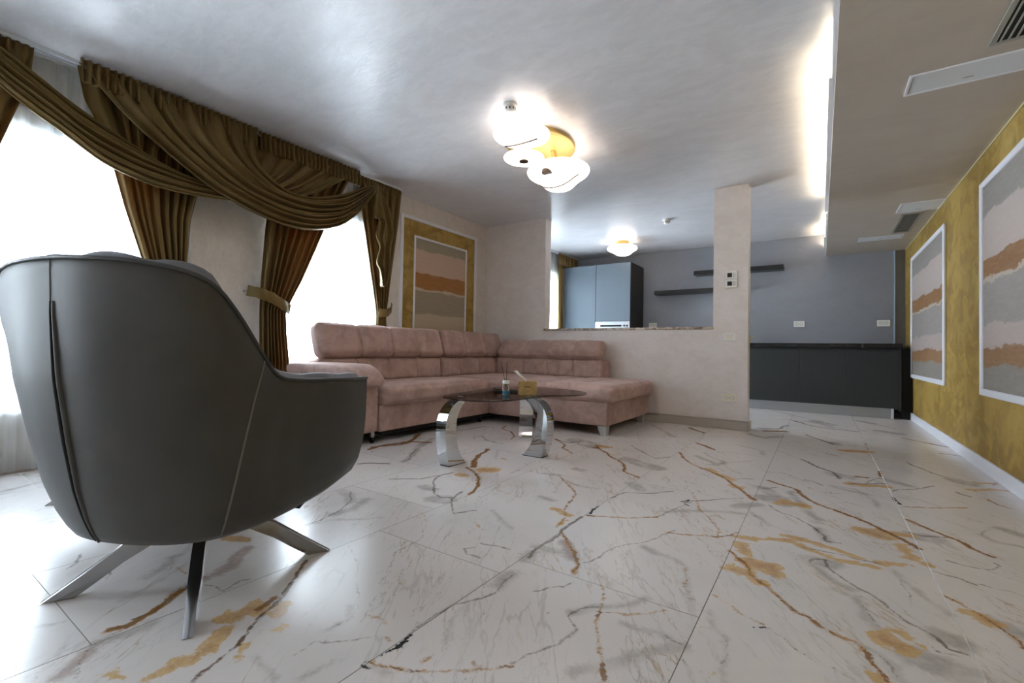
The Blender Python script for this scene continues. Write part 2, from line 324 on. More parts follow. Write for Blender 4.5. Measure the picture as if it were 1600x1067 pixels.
VEINS = """
S 16.1 -3.342,0.475 -3.427,0.653
S 24.8 -3.692,0.585 -3.566,0.662
D 4.4 -2.144,0.51 -2.084,0.475 -2.048,0.44
S 12.1 -1.868,0.685 -1.811,0.637 -1.762,0.568
D 2.8 -1.95,0.5 -1.914,0.526 -1.867,0.503
G 2.9 -1.778,0.649 -1.698,0.66
S 2.6 -1.782,0.683 -1.704,0.579 -1.669,0.486
O 33.1 -1.91,0.863 -1.802,0.894
P 26.5 -1.728,0.858 -1.654,0.776 -1.616,0.708
P 20.5 -1.618,0.684 -1.593,0.598
G 14.3 -1.595,0.606 -1.575,0.564 -1.549,0.528 -1.522,0.481 -1.506,0.447 -1.518,0.416
B 5.5 -1.625,0.679 -1.584,0.595 -1.55,0.545 -1.534,0.51 -1.532,0.466
S 20.2 -1.475,0.491 -1.467,0.453 -1.477,0.41
P 17.5 -1.47,0.382 -1.423,0.34 -1.393,0.305
D 1.3 -1.49,0.436 -1.483,0.385 -1.43,0.347 -1.357,0.321
O 46.5 -1.334,0.674 -1.33,0.628
O 33.6 -1.269,0.58 -1.243,0.53
O 30.1 -1.231,0.501 -1.229,0.455 -1.223,0.421
B 4.4 -1.252,0.652 -1.223,0.613 -1.194,0.579 -1.183,0.542 -1.167,0.499 -1.144,0.456
O 16.5 -1.177,0.591 -1.156,0.567
D 2.9 -1.569,0.656 -1.486,0.676 -1.515,0.737 -1.505,0.767
S 2.4 -1.689,0.293 -1.658,0.36
S 0.9 -1.564,0.341 -1.493,0.314
O 5.9 -1.333,0.348 -1.267,0.379
G 28.2 -2.874,2.857 -2.7,2.573 -2.757,2.365 -2.724,2.196
S 26.1 -2.654,2.786 -2.533,2.521 -2.332,2.25 -2.253,2.084
D 5.5 -2.595,2.724 -2.435,2.373 -2.292,2.187 -2.253,2.084
D 12.8 -2.433,1.884 -2.391,1.95 -2.282,2.002
G 22.4 -2.048,2.736 -1.973,2.534 -1.909,2.398 -1.805,2.269
G 14.8 -1.837,2.244 -1.7,2.162 -1.621,2.086 -1.536,1.966 -1.491,1.835
O 98.6 -1.711,2.264 -1.686,2.283
O 40.6 -1.777,2.089 -1.737,2.092
D 7.4 -2.015,1.771 -1.882,1.899 -1.838,2 -1.833,2.095
D 5.9 -1.836,1.987 -1.777,1.872 -1.625,1.733 -1.563,1.704 -1.513,1.742
S 62.2 -1.57,1.675 -1.52,1.703
S 36.6 -1.77,1.787 -1.695,1.787
D 5.5 -1.549,1.844 -1.5,1.728 -1.367,1.585 -1.309,1.669
S 30.9 -2.046,1.477 -1.941,1.469 -1.865,1.405
D 4.2 -1.997,1.503 -1.892,1.432 -1.814,1.312 -1.794,1.246 -1.762,1.139
S 26.6 -1.838,1.473 -1.767,1.346 -1.79,1.256
S 6.0 -1.761,1.116 -1.732,1.216 -1.594,1.348
S 9.1 -1.243,1.719 -1.15,1.649 -1.058,1.593
D 3.6 -1.071,1.355 -1.096,1.323 -1.06,1.297 -1,1.303
D 4.2 -1.069,1.399 -1.005,1.426 -0.949,1.431
D 2.0 -1.308,1.327 -1.279,1.23 -1.272,1.155 -1.244,1.125 -1.214,1.075
D 1.2 -1.455,1.101 -1.305,1.009 -1.186,0.929 -1.14,0.907 -1.082,0.849 -1.059,0.79 -1.072,0.753 -1.038,0.712
S 4.0 -1.11,0.845 -1.059,0.79 -1.079,0.728
D 1.6 -1.046,0.625 -1.057,0.692 -1.004,0.736 -0.954,0.791
G 2.2 -1.029,0.838 -0.979,0.862 -0.958,0.849
G 1.7 -0.925,0.812 -0.905,0.807
G 2.3 -1.18,1.152 -1.169,1.127
G 1.3 -1.101,1.014 -1.095,1.007
G 2.7 -1.23,1.553 -1.136,1.519
B 7.1 -1.474,0.932 -1.433,0.893 -1.387,0.852 -1.349,0.792 -1.291,0.714 -1.258,0.655
O 27.2 -1.281,0.754 -1.24,0.704
O 18.2 -1.17,0.676 -1.186,0.658
O 28.3 -1.3,0.676 -1.296,0.695
G 16.7 -1.33,0.735 -1.313,0.682
S 3.6 -1.112,0.587 -1.059,0.571 -0.995,0.566
S 4.6 -0.953,0.679 -0.949,0.629 -0.957,0.603
D 3.7 -0.836,1.263 -0.819,1.14 -0.845,1.086 -0.868,1.043 -0.884,1.016 -0.88,0.948 -0.881,0.89 -0.88,0.844
K 6.1 -0.878,0.852 -0.876,0.815 -0.873,0.787 -0.88,0.753
S 27.2 -0.846,1.277 -0.832,1.186
G 3.8 -0.881,0.724 -0.857,0.72 -0.809,0.747 -0.761,0.781 -0.71,0.811 -0.661,0.844 -0.597,0.909
K 2.9 -0.884,0.706 -0.867,0.703 -0.852,0.698
K 2.7 -0.884,0.706 -0.881,0.724
S 9.0 -0.863,0.71 -0.812,0.726
G 1.7 -0.783,0.794 -0.778,0.832
S 1.4 -0.769,0.868 -0.822,0.946 -0.855,1.028
G 1.8 -0.672,0.873 -0.656,0.858
G 14.6 -1.461,3.382 -1.323,3.204 -1.186,3.058 -1.091,2.951 -1.007,2.772 -0.895,2.679
S 96.5 -1.68,3.466 -1.442,3.337
S 71.2 -1.101,3.078 -0.875,2.968
G 13.6 -1.84,3.406 -1.683,3.266 -1.625,3.131 -1.492,3.017
G 4.9 -1.372,4.093 -1.234,3.76
D 6.6 -1.243,3.557 -1.124,3.417 -0.956,3.239 -0.88,3.348
D 11.4 -1.825,3.377 -1.666,3.344 -1.63,3.507
G 25.1 -1.084,4.776 -0.899,4.566
D 5.2 -0.899,4.566 -0.853,4.283 -0.847,4.005
G 22.6 -0.847,4.005 -0.678,3.83
G 13.2 -0.879,3.557 -0.74,3.27 -0.632,3.142 -0.528,3.069 -0.435,2.932 -0.373,2.824 -0.287,2.67
O 34.9 -0.589,3.159 -0.444,2.992
O 39.2 -0.398,2.865 -0.367,2.828
G 24.2 -0.309,2.705 -0.284,2.646
S 22.9 -0.741,3.508 -0.57,3.314 -0.535,3.386 -0.562,3.455
S 13.8 -1.417,4.698 -1.043,4.128
G 6.2 -1.296,2.439 -1.18,2.329 -1.108,2.263 -1.048,2.171 -1.013,2.001 -0.944,1.842 -0.911,1.72
O 38.4 -1.023,1.905 -0.944,1.881
O 24.0 -0.925,1.817 -0.922,1.764
S 22.1 -1.165,2.03 -1.1,2.006
G 10.1 -0.876,1.678 -0.799,1.583 -0.749,1.538 -0.697,1.476 -0.673,1.393
P 23.1 -0.827,1.606 -0.731,1.5
S 25.6 -0.88,1.51 -0.803,1.499 -0.768,1.524
S 24.2 -0.873,1.384 -0.863,1.454
G 6.4 -0.876,1.924 -0.761,1.97 -0.613,2.088
D 4.0 -0.613,2.088 -0.594,2.142 -0.559,2.274 -0.536,2.431 -0.33,2.637
K 6.2 -0.872,1.955 -0.873,2.017 -0.878,2.066
S 17.2 -0.594,2.184 -0.452,2.312 -0.298,2.385
K 5.4 -0.578,2.375 -0.549,2.436 -0.558,2.367 -0.528,2.343
D 7.3 -0.891,1.901 -0.882,1.758 -0.875,1.632 -0.874,1.528 -0.864,1.403
S 41.1 -0.875,2.532 -0.814,2.459
D 5.6 -0.874,2.226 -0.851,2.347 -0.72,2.447 -0.651,2.537
G 4.2 -0.56,2.568 -0.483,2.354 -0.415,2.236 -0.358,2.095 -0.341,2.01
G 5.6 -0.526,1.937 -0.435,1.979 -0.343,2.009 -0.284,2.123
D 2.6 -0.499,1.991 -0.545,1.859 -0.578,1.769
D 3.2 -0.571,1.78 -0.62,1.715 -0.65,1.637 -0.665,1.553 -0.688,1.495
S 18.4 -0.552,1.751 -0.499,1.721
S 5.9 -0.51,1.74 -0.427,1.71 -0.381,1.661 -0.354,1.513 -0.318,1.457 -0.297,1.391
G 1.3 -0.381,1.661 -0.359,1.529 -0.318,1.457
G 3.4 -0.569,1.377 -0.522,1.252 -0.494,1.168 -0.454,1.081 -0.428,1.031 -0.403,0.987
D 3.5 -0.53,1.262 -0.573,1.215 -0.579,1.165 -0.563,1.147 -0.533,1.133 -0.547,1.07 -0.566,1.012 -0.593,0.958 -0.603,0.917
S 18.0 -0.574,1.184 -0.54,1.247
S 9.4 -0.528,1.256 -0.48,1.315 -0.435,1.386
G 1.9 -0.511,1.236 -0.451,1.275 -0.366,1.357
D 2.7 -0.73,1.218 -0.711,1.264 -0.686,1.302 -0.668,1.301 -0.653,1.345
S 9.4 -0.441,1.227 -0.36,1.237 -0.331,1.23
D 2.1 -0.34,1.237 -0.316,1.222 -0.285,1.213
S 17.2 -0.467,0.982 -0.404,1.059 -0.345,1.146 -0.289,1.216
D 1.9 -0.277,1.166 -0.25,1.152
S 2.0 -0.361,1.079 -0.34,1.052 -0.305,1.052
S 3.0 -0.261,1.44 -0.238,1.366 -0.205,1.321 -0.189,1.223 -0.172,1.151
D 0.9 -0.205,1.321 -0.19,1.257 -0.19,1.211
G 2.1 -0.274,1.525 -0.221,1.51 -0.181,1.466 -0.115,1.44
K 2.4 -0.146,1.41 -0.117,1.427
O 28.5 -0.269,2.079 -0.171,2.111
O 36.7 -0.259,2.01 -0.222,1.924
O 66.3 -0.196,1.842 -0.157,1.847
O 50.7 -0.25,1.756 -0.201,1.747
G 9.2 -0.275,1.899 -0.238,1.848 -0.219,1.826 -0.194,1.752 -0.168,1.718 -0.135,1.681
O 26.3 -0.199,1.727 -0.151,1.699
G 1.7 -0.629,1.136 -0.63,1.144
O 3.9 -0.211,1.156 -0.2,1.156
D 1.8 -0.552,1.459 -0.504,1.424 -0.46,1.39
S 34.3 -0.331,2.468 -0.254,2.572
D 2.3 -0.275,2.466 -0.23,2.335 -0.181,2.227
G 15.8 -0.254,3.104 -0.12,2.988 -0.046,2.826 -0.002,2.762 0.05,2.718 0.125,2.64 0.203,2.564 0.262,2.471 0.319,2.363
O 61.8 0.161,2.463 0.218,2.439
O 40.3 0.231,2.498 0.316,2.521
O 38.9 0.265,2.351 0.299,2.267
O 29.6 0.281,2.241 0.319,2.206
S 66.9 -0.222,2.719 -0.15,2.674
O 56.9 -0.15,2.674 -0.075,2.697
D 5.3 -0.212,2.604 -0.141,2.502 -0.099,2.473 -0.029,2.392 0.016,2.306 0.029,2.237 0.071,2.253
S 18.5 -0.01,2.388 0.033,2.24
S 23.2 -0.129,2.923 -0.1,2.785 -0.042,2.597 -0.001,2.506
O 20.5 -0.123,2.203 -0.018,2.194 0.056,2.17 0.124,2.126
O 30.6 -0.172,2.12 -0.111,2.143
O 23.1 -0.067,2.122 -0.001,2.087 0.076,2.053 0.164,2.069
O 26.4 0.176,2.126 0.258,2.169
D 4.1 -0.058,2.114 0.047,2.122 0.123,2.1 0.175,2.118
S 49.0 -0.012,2.001 0.026,2.005
D 5.2 -0.023,1.969 -0.016,2.018 0.019,2.036 0.029,1.971 0.064,1.918 0.096,1.858 0.143,1.799 0.185,1.746 0.213,1.697 0.242,1.675 0.272,1.611 0.302,1.608
S 19.6 -0.015,1.95 0.028,1.87 0.081,1.828
S 6.4 0.214,2.083 0.238,2.003 0.263,1.904 0.31,1.835 0.318,1.817
D 1.1 0.226,2.004 0.229,1.898 0.227,1.809
S 9.7 0.03,1.801 0.085,1.775 0.106,1.705 0.119,1.636
D 2.0 0.107,1.722 0.122,1.684 0.14,1.623
S 14.8 0.127,1.635 0.136,1.605
O 48.3 0.135,1.564 0.174,1.541
S 52.3 0.191,1.517 0.246,1.511 0.293,1.502
O 19.4 0.182,1.611 0.217,1.572
O 16.3 0.113,1.562 0.129,1.56
S 39.8 0.267,1.672 0.305,1.66
D 2.4 0.227,1.604 0.242,1.578 0.292,1.589
G 8.5 -0.134,1.672 -0.088,1.598 -0.061,1.568 -0.03,1.557 0,1.53 0.029,1.515 0.072,1.5 0.096,1.461 0.108,1.424 0.125,1.393 0.134,1.364
S 12.6 0.087,1.485 0.122,1.468 0.148,1.442 0.16,1.383
D 2.4 0.121,1.462 0.143,1.438 0.157,1.396
O 12.2 0.118,1.368 0.122,1.355
D 1.8 -0.108,1.43 -0.078,1.412 -0.053,1.379 -0.007,1.353
D 1.1 0.026,1.354 0.069,1.328
O 49.9 -0.147,1.82 -0.126,1.801
S 11.3 0.046,3.204 0.151,3.194 0.222,3.081 0.239,2.896
D 14.5 -0.105,5.085 0.013,4.84 0.092,4.696
S 44.9 0.099,4.769 0.127,4.684
O 74.4 0.161,4.441 0.316,4.507
G 8.0 0.316,5.014 0.313,4.621
D 11.9 -0.109,3.857 -0.004,3.671 0.078,3.574 0.093,3.404
S 62.4 0.079,3.523 0.127,3.487
O 41.7 0.145,3.312 0.312,3.377
G 21.1 0.186,3.532 0.231,3.545
D 3.9 0.228,3.407 0.267,3.538 0.309,3.605
G 11.9 0.312,3.795 0.318,3.633
D 7.6 0.157,3.321 0.319,3.445
S 38.8 0.325,3.583 0.372,3.518 0.419,3.477
D 4.8 0.325,3.28 0.48,3.474 0.549,3.577
K 6.9 0.325,3.148 0.334,3.015
G 7.6 0.328,2.964 0.459,3.048 0.607,3.155
G 16.4 0.327,2.751 0.384,2.663 0.424,2.608 0.464,2.567 0.497,2.508 0.535,2.44
S 59.4 0.333,2.524 0.38,2.527
D 6.4 0.326,2.568 0.359,2.543 0.436,2.584
D 7.8 0.504,4.245 0.577,4 0.653,3.871
S 64.1 0.679,3.82 0.719,3.764
O 20.8 0.687,3.573 0.802,3.677 0.911,3.713
D 11.1 0.627,3.469 0.65,3.432 0.673,3.422
G 5.8 0.735,3.416 0.753,3.33 0.795,3.277
O 31.7 0.781,3.831 0.85,3.851
D 3.3 0.85,3.851 0.891,3.916 0.833,3.775
G 8.8 0.325,1.958 0.353,1.925 0.381,1.871 0.402,1.825 0.426,1.779 0.437,1.729
O 41.9 0.36,1.871 0.394,1.834
S 32.5 0.412,1.847 0.451,1.804
D 5.2 0.324,2.152 0.36,2.133 0.397,2.128 0.423,2.106
D 3.6 0.387,2.293 0.424,2.271 0.491,2.285 0.531,2.349 0.518,2.376
D 2.4 0.433,2.123 0.507,2.118 0.53,2.097
S 12.5 0.56,2.708 0.584,2.646 0.666,2.632
S 37.5 0.67,2.857 0.709,2.802
D 2.2 0.56,2.708 0.59,2.781 0.627,2.826
G 18.9 0.615,5.481 0.766,5.307 0.9,5.152
D 12.7 0.768,4.81 0.901,4.753
S 25.2 -0.275,6.121 -0.008,5.993 0.124,5.786 0.306,5.65
G 9.2 0.036,4.229 0.121,4.168
S 82.3 -0.503,5.076 -0.401,5.205
G 49.2 -0.43,5.068 -0.276,5.162
D 15.9 -0.52,5.242 -0.345,5.296 -0.285,5.63
S 35.0 -0.553,4.787 -0.412,4.64 -0.294,4.809
S 13.2 -0.556,4.132 -0.445,4.075 -0.371,3.998 -0.341,3.843
G 16.7 -0.777,3.953 -0.707,3.866 -0.671,3.812
D 4.4 -0.721,3.667 -0.607,3.493 -0.533,3.42 -0.555,3.281 -0.646,3.29
D 4.3 -0.533,3.42 -0.378,3.606
S 19.8 -0.539,6.99 -0.2,6.496 0.014,6.256
S 82.7 -0.053,6.199 0.088,5.995
G 17.1 -0.256,6.083 -0.07,5.761 0.133,5.649 0.305,5.617
S 58.3 0.358,6.607 0.475,6.426
D 9.8 0.475,6.426 0.647,6.122
S 84.0 0.506,5.826 0.607,5.742
S 5.1 -0.267,3.317 -0.178,3.351 -0.123,3.258 -0.06,3.18
D 5.0 -0.08,3.243 -0.038,3.228 0.009,3.174
D 2.3 -0.063,3.007 -0.042,3.079
D 3.9 -0.019,3.014 0.099,3.038
S 16.1 0.048,3.19 0.129,3.14 0.232,3.127
D 3.3 0.099,2.893 0.179,2.853
S 43.1 -0.268,2.906 -0.167,2.762
O 46.0 -0.153,2.714 -0.091,2.693
D 5.4 -0.405,3.024 -0.322,3.073
D 5.2 -0.364,2.948 -0.267,2.893 -0.203,2.969
D 2.3 -0.119,2.886 -0.084,2.813
S 10.8 -0.262,2.419 -0.183,2.295
S 12.1 -0.028,2.463 0.008,2.472
G 11.3 -2.551,3.694 -2.471,3.526 -2.341,3.47 -2.179,3.304 -2.132,3.161
G 5.5 -2.836,2.812 -2.73,2.717
G 28.2 -2.561,2.646 -2.68,2.589 -2.68,2.471 -2.719,2.364 -2.758,2.26
D 7.6 -2.434,3.094 -2.392,3.129 -2.276,3 -2.148,2.979 -2.09,2.986
D 10.0 -2.748,3.186 -2.7,3.335 -2.679,3.527
O 15.2 -1.801,2.568 -1.746,2.536
S 2.4 -1.984,2.774 -1.818,2.526
S 4.1 -1.531,2.293 -1.553,2.416
S 34.3 -1.281,2.627 -1.224,2.623
S 2.8 -1.372,2.763 -1.248,2.604
O 45.6 -1.437,3.394 -1.363,3.377
G 24.6 -1.452,3.306 -1.416,3.299
D 4.3 -1.688,3.393 -1.655,3.504 -1.604,3.338 -1.486,3.206
S 2.9 -1.151,2.119 -1.199,2.261 -1.207,2.332
S 12.6 -1.214,2.366 -1.093,2.304 -1.011,2.33
S 20.4 -1.378,2.411 -1.299,2.428
"""

# ------------------------------------------------------------------ materials
def plaster(name, c1, c2, rough=0.42, bump=0.25, metal=0.0, sc=3.0, spec=0.5):
    k = NT(name); p = k.pos()
    st = k.mapping(p, scale=(1.0, 2.2, 1.6), rot=(0.2, 0.1, 0.5))
    a = k.noise(st, sc, 6, 0.65, 1.2); b = k.noise(k.mapping(p, scale=(1, 2.2, 1.7), rot=(0.4, 0.3, 0.9)), sc * 5, 4, 0.6, 0.8)
    f = k.math('MULTIPLY_ADD', a, 0.6, k.math('MULTIPLY', b, 0.4))
    col = k.mix(k.ramp(f, 0.35, 0.65), hexc(c1), hexc(c2))
    rr = k.ramp(b, 0.35, 0.65, rough - 0.06, rough + 0.08)
    k.pbsdf(Base_Color=col, Roughness=rr, Metallic=metal, Specular_IOR_Level=spec, Normal=k.bump(k.math('ADD', k.math('MULTIPLY', a, .5), b), bump, 0.006))
    return k.m
M_CEIL = plaster('pearl_ceiling_plaster', 'd4d3d6', 'e0dfe2', 0.34, 0.26, 0.12, 2.0)
M_SOFF = plaster('pearl_soffit_plaster', 'b8afa4', 'c0b7ac', 0.5, 0.10, 0.05, 1.6)
M_WALL = plaster('pearl_wall_plaster', 'dcd2cd', 'e6dedb', 0.45, 0.16, 0.1, 2.6)
M_WINWALL = plaster('warm_wall_plaster', 'cfc6be', 'dcd4cd', 0.5, 0.22, 0.05, 3.5)
M_GREY = plaster('blue_grey_wall_paint', '8c8e95', '92949b', 0.5, 0.04, 0.0, 1.5)
M_WHITE = simple('white_lacquer', 'e4e4ea', 0.4)
M_PVC = simple('white_frame_plastic', 'd8dde2', 0.35)
M_BASEB = simple('beige_baseboard_paint', 'b5aca4', 0.5)

def gold_wall():
    k = NT('ochre_brushed_wall_paint'); p = k.pos()
    w = k.noise(p, 2.5, 3, 0.5, 0.5, out=1)
    v = k.n('ShaderNodeVectorMath', operation='MULTIPLY_ADD')
    k.set(v.inputs[0], w); v.inputs[1].default_value = (0.5, 0.5, 0.5); k.set(v.inputs[2], p)
    a = k.noise(k.mapping(v.outputs[0], scale=(1, 5, 1.6), rot=(0.6, 0, 0)), 2.2, 3, 0.55, 0.8)
    b = k.noise(k.mapping(v.outputs[0], scale=(1, 2, 6), rot=(-0.5, 0, 0)), 2.0, 3, 0.55, 0.6)
    c = k.noise(p, 0.9, 2)
    f = k.math('MULTIPLY_ADD', k.math('SUBTRACT', a, b), 1.2, c)
    col = k.mix(k.ramp(f, 0.25, 0.75), hexc('947531'), hexc('b2944b'))
    col = k.mix(k.ramp(a, 0.62, 0.75, 0, .5), col, hexc('bda768'))
    k.pbsdf(Base_Color=col, Roughness=k.ramp(a, 0.3, 0.7, 0.45, 0.6), Metallic=0.15, Normal=k.bump(a, 0.15, 0.01))
    return k.m
M_GOLDW = gold_wall()

def art(name, bands, along, warp=0.05):
    """painted canvas: list of (z, colour above z) from the bottom; brushed edges.  along = slope of the strokes"""
    k = NT(name); p = k.pos(); s = k.sep(p)
    n1 = k.noise(k.mapping(p, scale=(1, 1.0, 2.2)), 4.0, 6, 0.62, 0.4)
    n2 = k.noise(k.mapping(p, scale=(1, 2.5, 14)), 3.0, 4, 0.6, 0.6)
    z = k.math('ADD', s[2], k.math('MULTIPLY', k.math('SUBTRACT', n1, 0.5), warp * 4))
    z = k.math('ADD', z, k.math('MULTIPLY', k.math('SUBTRACT', n2, 0.5), warp * 1.1))
    z = k.math('MULTIPLY_ADD', s[1], along, z)
    col = hexc(bands[0][1])
    for zz, c in bands[1:]:
        col = k.mix(k.ramp(z, zz - 0.006, zz + 0.006), col, hexc(c))
    col = k.mix(k.ramp(n2, 0.35, 0.75, 0, 0.08), col, hexc('e0d5c8'))
    k.pbsdf(Base_Color=col, Roughness=0.6, Normal=k.bump(n2, 0.1, 0.004))
    return k.m

def fabric(name, c1, c2, sheen=0.6, rough=0.75, scale=7.0, stint=None, bump=0.08):
    k = NT(name); p = k.objc()
    a = k.noise(p, scale, 5, 0.6, 1.0); b = k.noise(p, scale * 0.35, 3, 0.5, 0.6)
    f = k.math('MULTIPLY_ADD', a, 0.5, k.math('MULTIPLY', b, 0.5))
    col = k.mix(k.ramp(f, 0.38, 0.62), hexc(c1), hexc(c2))
    fine = k.noise(p, 420, 2)
    k.pbsdf(Base_Color=col, Roughness=rough, Sheen_Weight=sheen, Sheen_Roughness=0.35,
            Sheen_Tint=hexc(stint or 'd9c3c0'), Specular_IOR_Level=0.25, Normal=k.bump(k.math('ADD', fine, a), bump, 0.002))
    return k.m
M_PINK = fabric('dusty_pink_velvet', 'a2877f', 'bb9e95', 0.55, 0.7, 11)
M_CHAIR = fabric('grey_green_leatherette', '403f3d', '4a4845', 0.25, 0.5, 3, 'b9c0c8', 0.04)
M_PIPING = simple('dark_piping', '3a3a3b', 0.5)
M_CHAIRIN = fabric('grey_velvet', '6a6a70', '7a7a80', 0.6, 0.7, 8, 'c8ccd8')
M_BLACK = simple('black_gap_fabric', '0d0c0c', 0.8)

def curtain_mat(trans=0.12):
    k = NT('olive_brown_satin')
    a = k.noise(k.mapping(k.pos(), scale=(3, 3, 0.6)), 3, 3)
    col = k.mix(a, hexc('524127'), hexc('725d3a'))
    b = k.pbsdf(Base_Color=col, Roughness=0.31, Sheen_Weight=0.12, Sheen_Tint=hexc('b9a878'), Sheen_Roughness=0.3, Specular_IOR_Level=0.75, Specular_Tint=hexc('e0c88a'),
            Anisotropic=0.3)
    tr = k.n('ShaderNodeBsdfTranslucent'); k.set(tr.inputs[0], hexc('b06a1c'))
    mx = k.n('ShaderNodeMixShader'); mx.inputs[0].default_value = trans
    k.t.links.new(b.outputs[0], mx.inputs[1]); k.t.links.new(tr.outputs[0], mx.inputs[2]); k.t.links.new(mx.outputs[0], k.out.inputs[0])
    return k.m
M_CURT = curtain_mat()
M_CURT2 = curtain_mat(0.01)
def sheer_mat():
    k = NT('white_voile')
    w = k.noise(k.mapping(k.pos(), scale=(0, 9, 0.15)), 2.0, 3)
    tr = k.n('ShaderNodeBsdfTranslucent'); k.set(tr.inputs[0], (0.86, 0.9, 0.92))
    df = k.n('ShaderNodeBsdfDiffuse'); k.set(df.inputs[0], (0.82, 0.86, 0.88))
    tp = k.n('ShaderNodeBsdfTransparent'); k.set(tp.inputs[0], (1, 1, 1))
    m1 = k.n('ShaderNodeMixShader'); m1.inputs[0].default_value = 0.45
    k.t.links.new(tr.outputs[0], m1.inputs[1]); k.t.links.new(df.outputs[0], m1.inputs[2])
    m2 = k.n('ShaderNodeMixShader'); k.set(m2.inputs[0], k.ramp(w, 0.3, 0.7, 0.28, 0.52))
    k.t.links.new(m1.outputs[0], m2.inputs[1]); k.t.links.new(tp.outputs[0], m2.inputs[2]); k.t.links.new(m2.outputs[0], k.out.inputs[0])
    return k.m
M_SHEER = sheer_mat()
def glass_pane():
    k = NT('window_glass')
    g = k.n('ShaderNodeBsdfGlossy'); g.inputs['Roughness'].default_value = 0.0
    tp = k.n('ShaderNodeBsdfTransparent'); k.set(tp.inputs[0], (0.97, 0.985, 0.98))
    fr = k.n('ShaderNodeFresnel'); fr.inputs[0].default_value = 1.5
    mx = k.n('ShaderNodeMixShader'); k.t.links.new(fr.outputs[0], mx.inputs[0]); k.t.links.new(tp.outputs[0], mx.inputs[1]); k.t.links.new(g.outputs[0], mx.inputs[2])
    k.t.links.new(mx.outputs[0], k.out.inputs[0]); return k.m
M_PANE = glass_pane()
def tinted_glass():
    k = NT('smoked_table_glass')
    g = k.n('ShaderNodeBsdfGlossy'); g.inputs['Roughness'].default_value = 0.02
    tp = k.n('ShaderNodeBsdfTransparent'); k.set(tp.inputs[0], (0.86, 0.81, 0.78))
    fr = k.n('ShaderNodeFresnel'); fr.inputs[0].default_value = 1.55
    mx = k.n('ShaderNodeMixShader'); k.t.links.new(k.math('MULTIPLY', fr.outputs[0], 0.9), mx.inputs[0]); k.t.links.new(tp.outputs[0], mx.inputs[1]); k.t.links.new(g.outputs[0], mx.inputs[2])
    k.t.links.new(mx.outputs[0], k.out.inputs[0]); return k.m
M_TGLASS = tinted_glass()
M_CHROME = simple('polished_chrome', 'cfd1d4', 0.03, 1.0)
M_LEGMET = simple('brushed_dark_chrome', '9b9c9e', 0.16, 1.0)
M_STEEL = simple('brushed_steel', 'b4b8bb', 0.32, 1.0)
M_ALU = simple('aluminium_plinth', 'a9adb1', 0.3, 0.8)
M_BRASS = simple('satin_brass', 'c4a766', 0.4, 0.4)
M_CAB_BLUE = simple('blue_grey_matt_lacquer', '505b65', 0.6, 0, 0.02, 2)
M_CAB_DARK = simple('anthracite_matt_lacquer', '2a2e30', 0.55, 0, 0.02, 2)
M_CAB_SIDE = simple('black_brown_board', '2b2926', 0.6)
def dark_marble():
    k = NT('black_marble'); p = k.pos()
    n = k.noise(p, 2.5, 4, 0.55, 1.2); r = k.math('ABSOLUTE', k.math('SUBTRACT', n, 0.5))
    col = k.mix(k.ramp(r, 0.0, 0.005), hexc('5a5d60'), hexc('17191b'))
    k.pbsdf(Base_Color=col, Roughness=0.25); return k.m
M_DMARBLE = dark_marble()
def sill_mat():
    k = NT('beige_speckled_marble'); p = k.pos()
    n = k.noise(p, 14, 6, 0.7, 1.5)
    col = k.mix(k.ramp(n, 0.45, 0.62), hexc('c8b5a0'), hexc('7f6a58'))
    k.pbsdf(Base_Color=col, Roughness=0.2); return k.m
M_SILL = sill_mat()
M_PLASTIC = simple('white_switch_plastic', 'eeebe6', 0.3)
M_CREAM = simple('cream_socket_plastic', 'e8e2d2', 0.3)
M_DARKP = simple('dark_display', '1c1a1c', 0.2)
M_SLOT = simple('socket_recess', '8d877c', 0.5)
M_GRILLE = simple('grey_grille_metal', '9c9c94', 0.45)
M_GRDARK = simple('dark_duct', '20221f', 0.8)
M_WOOD = simple('light_wood', 'a8884e', 0.5, 0, 0.15, 30)

def emis(name, col, st, base=(0.9, 0.88, 0.85)):
    k = NT(name)
    k.pbsdf(Base_Color=base, Roughness=0.35, Emission_Color=col, Emission_Strength=st)
    return k.m
M_SHADE = emis('lit_opal_glass', (1.0, 0.87, 0.75), 1.8)
M_SHADE2 = emis('lit_opal_glass_rim', (1.0, 0.82, 0.66), 1.2)
M_LED = emis('warm_led_diffuser', (1.0, 0.86, 0.62), 38.0)

# ------------------------------------------------------------------ room shell
def wall_with_holes(name, x0, x1, y0, y1, z0, z1, holes, mat):
    """slab in the yz plane with rectangular openings"""
    mb = MB(); ys = sorted({y0, y1} | {h[0] for h in holes} | {h[1] for h in holes})
    for a, b in zip(ys[:-1], ys[1:]):
        hs = [h for h in holes if h[0] <= a and h[1] >= b]
        if not hs: mb.box(x0, x1, a, b, z0, z1)
        else:
            mb.box(x0, x1, a, b, z0, hs[0][2]); mb.box(x0, x1, a, b, hs[0][3], z1)
    return struct(mb.build(name, mat, fix=False))
wall_with_holes('wall_left', XL - 0.24, XL, YN, YB + .2, 0, CEIL, WINS, M_WINWALL)
struct(MB().box(XR, XR + 0.2, YN, YB + .2, 0, CEIL).build('wall_right', M_GOLDW, fix=False))
struct(MB().box(XL - .24, XR + .2, YN - 0.2, YN, 0, CEIL).build('wall_near', M_WALL, fix=False))
struct(MB().box(XL - .24, 0.79, YB, YB + .2, 0, CEIL).box(0.79, XR + .2, YB + .06, YB + .2, 0, CEIL).build('wall_back', M_GREY, fix=False))
struct(MB().box(0.779, 0.793, YB - 0.004, YB + .06, 0.9, SOFF).build('trim_1', simple('pale_corner_bead', 'a9c0d6', 0.4), fix=False))
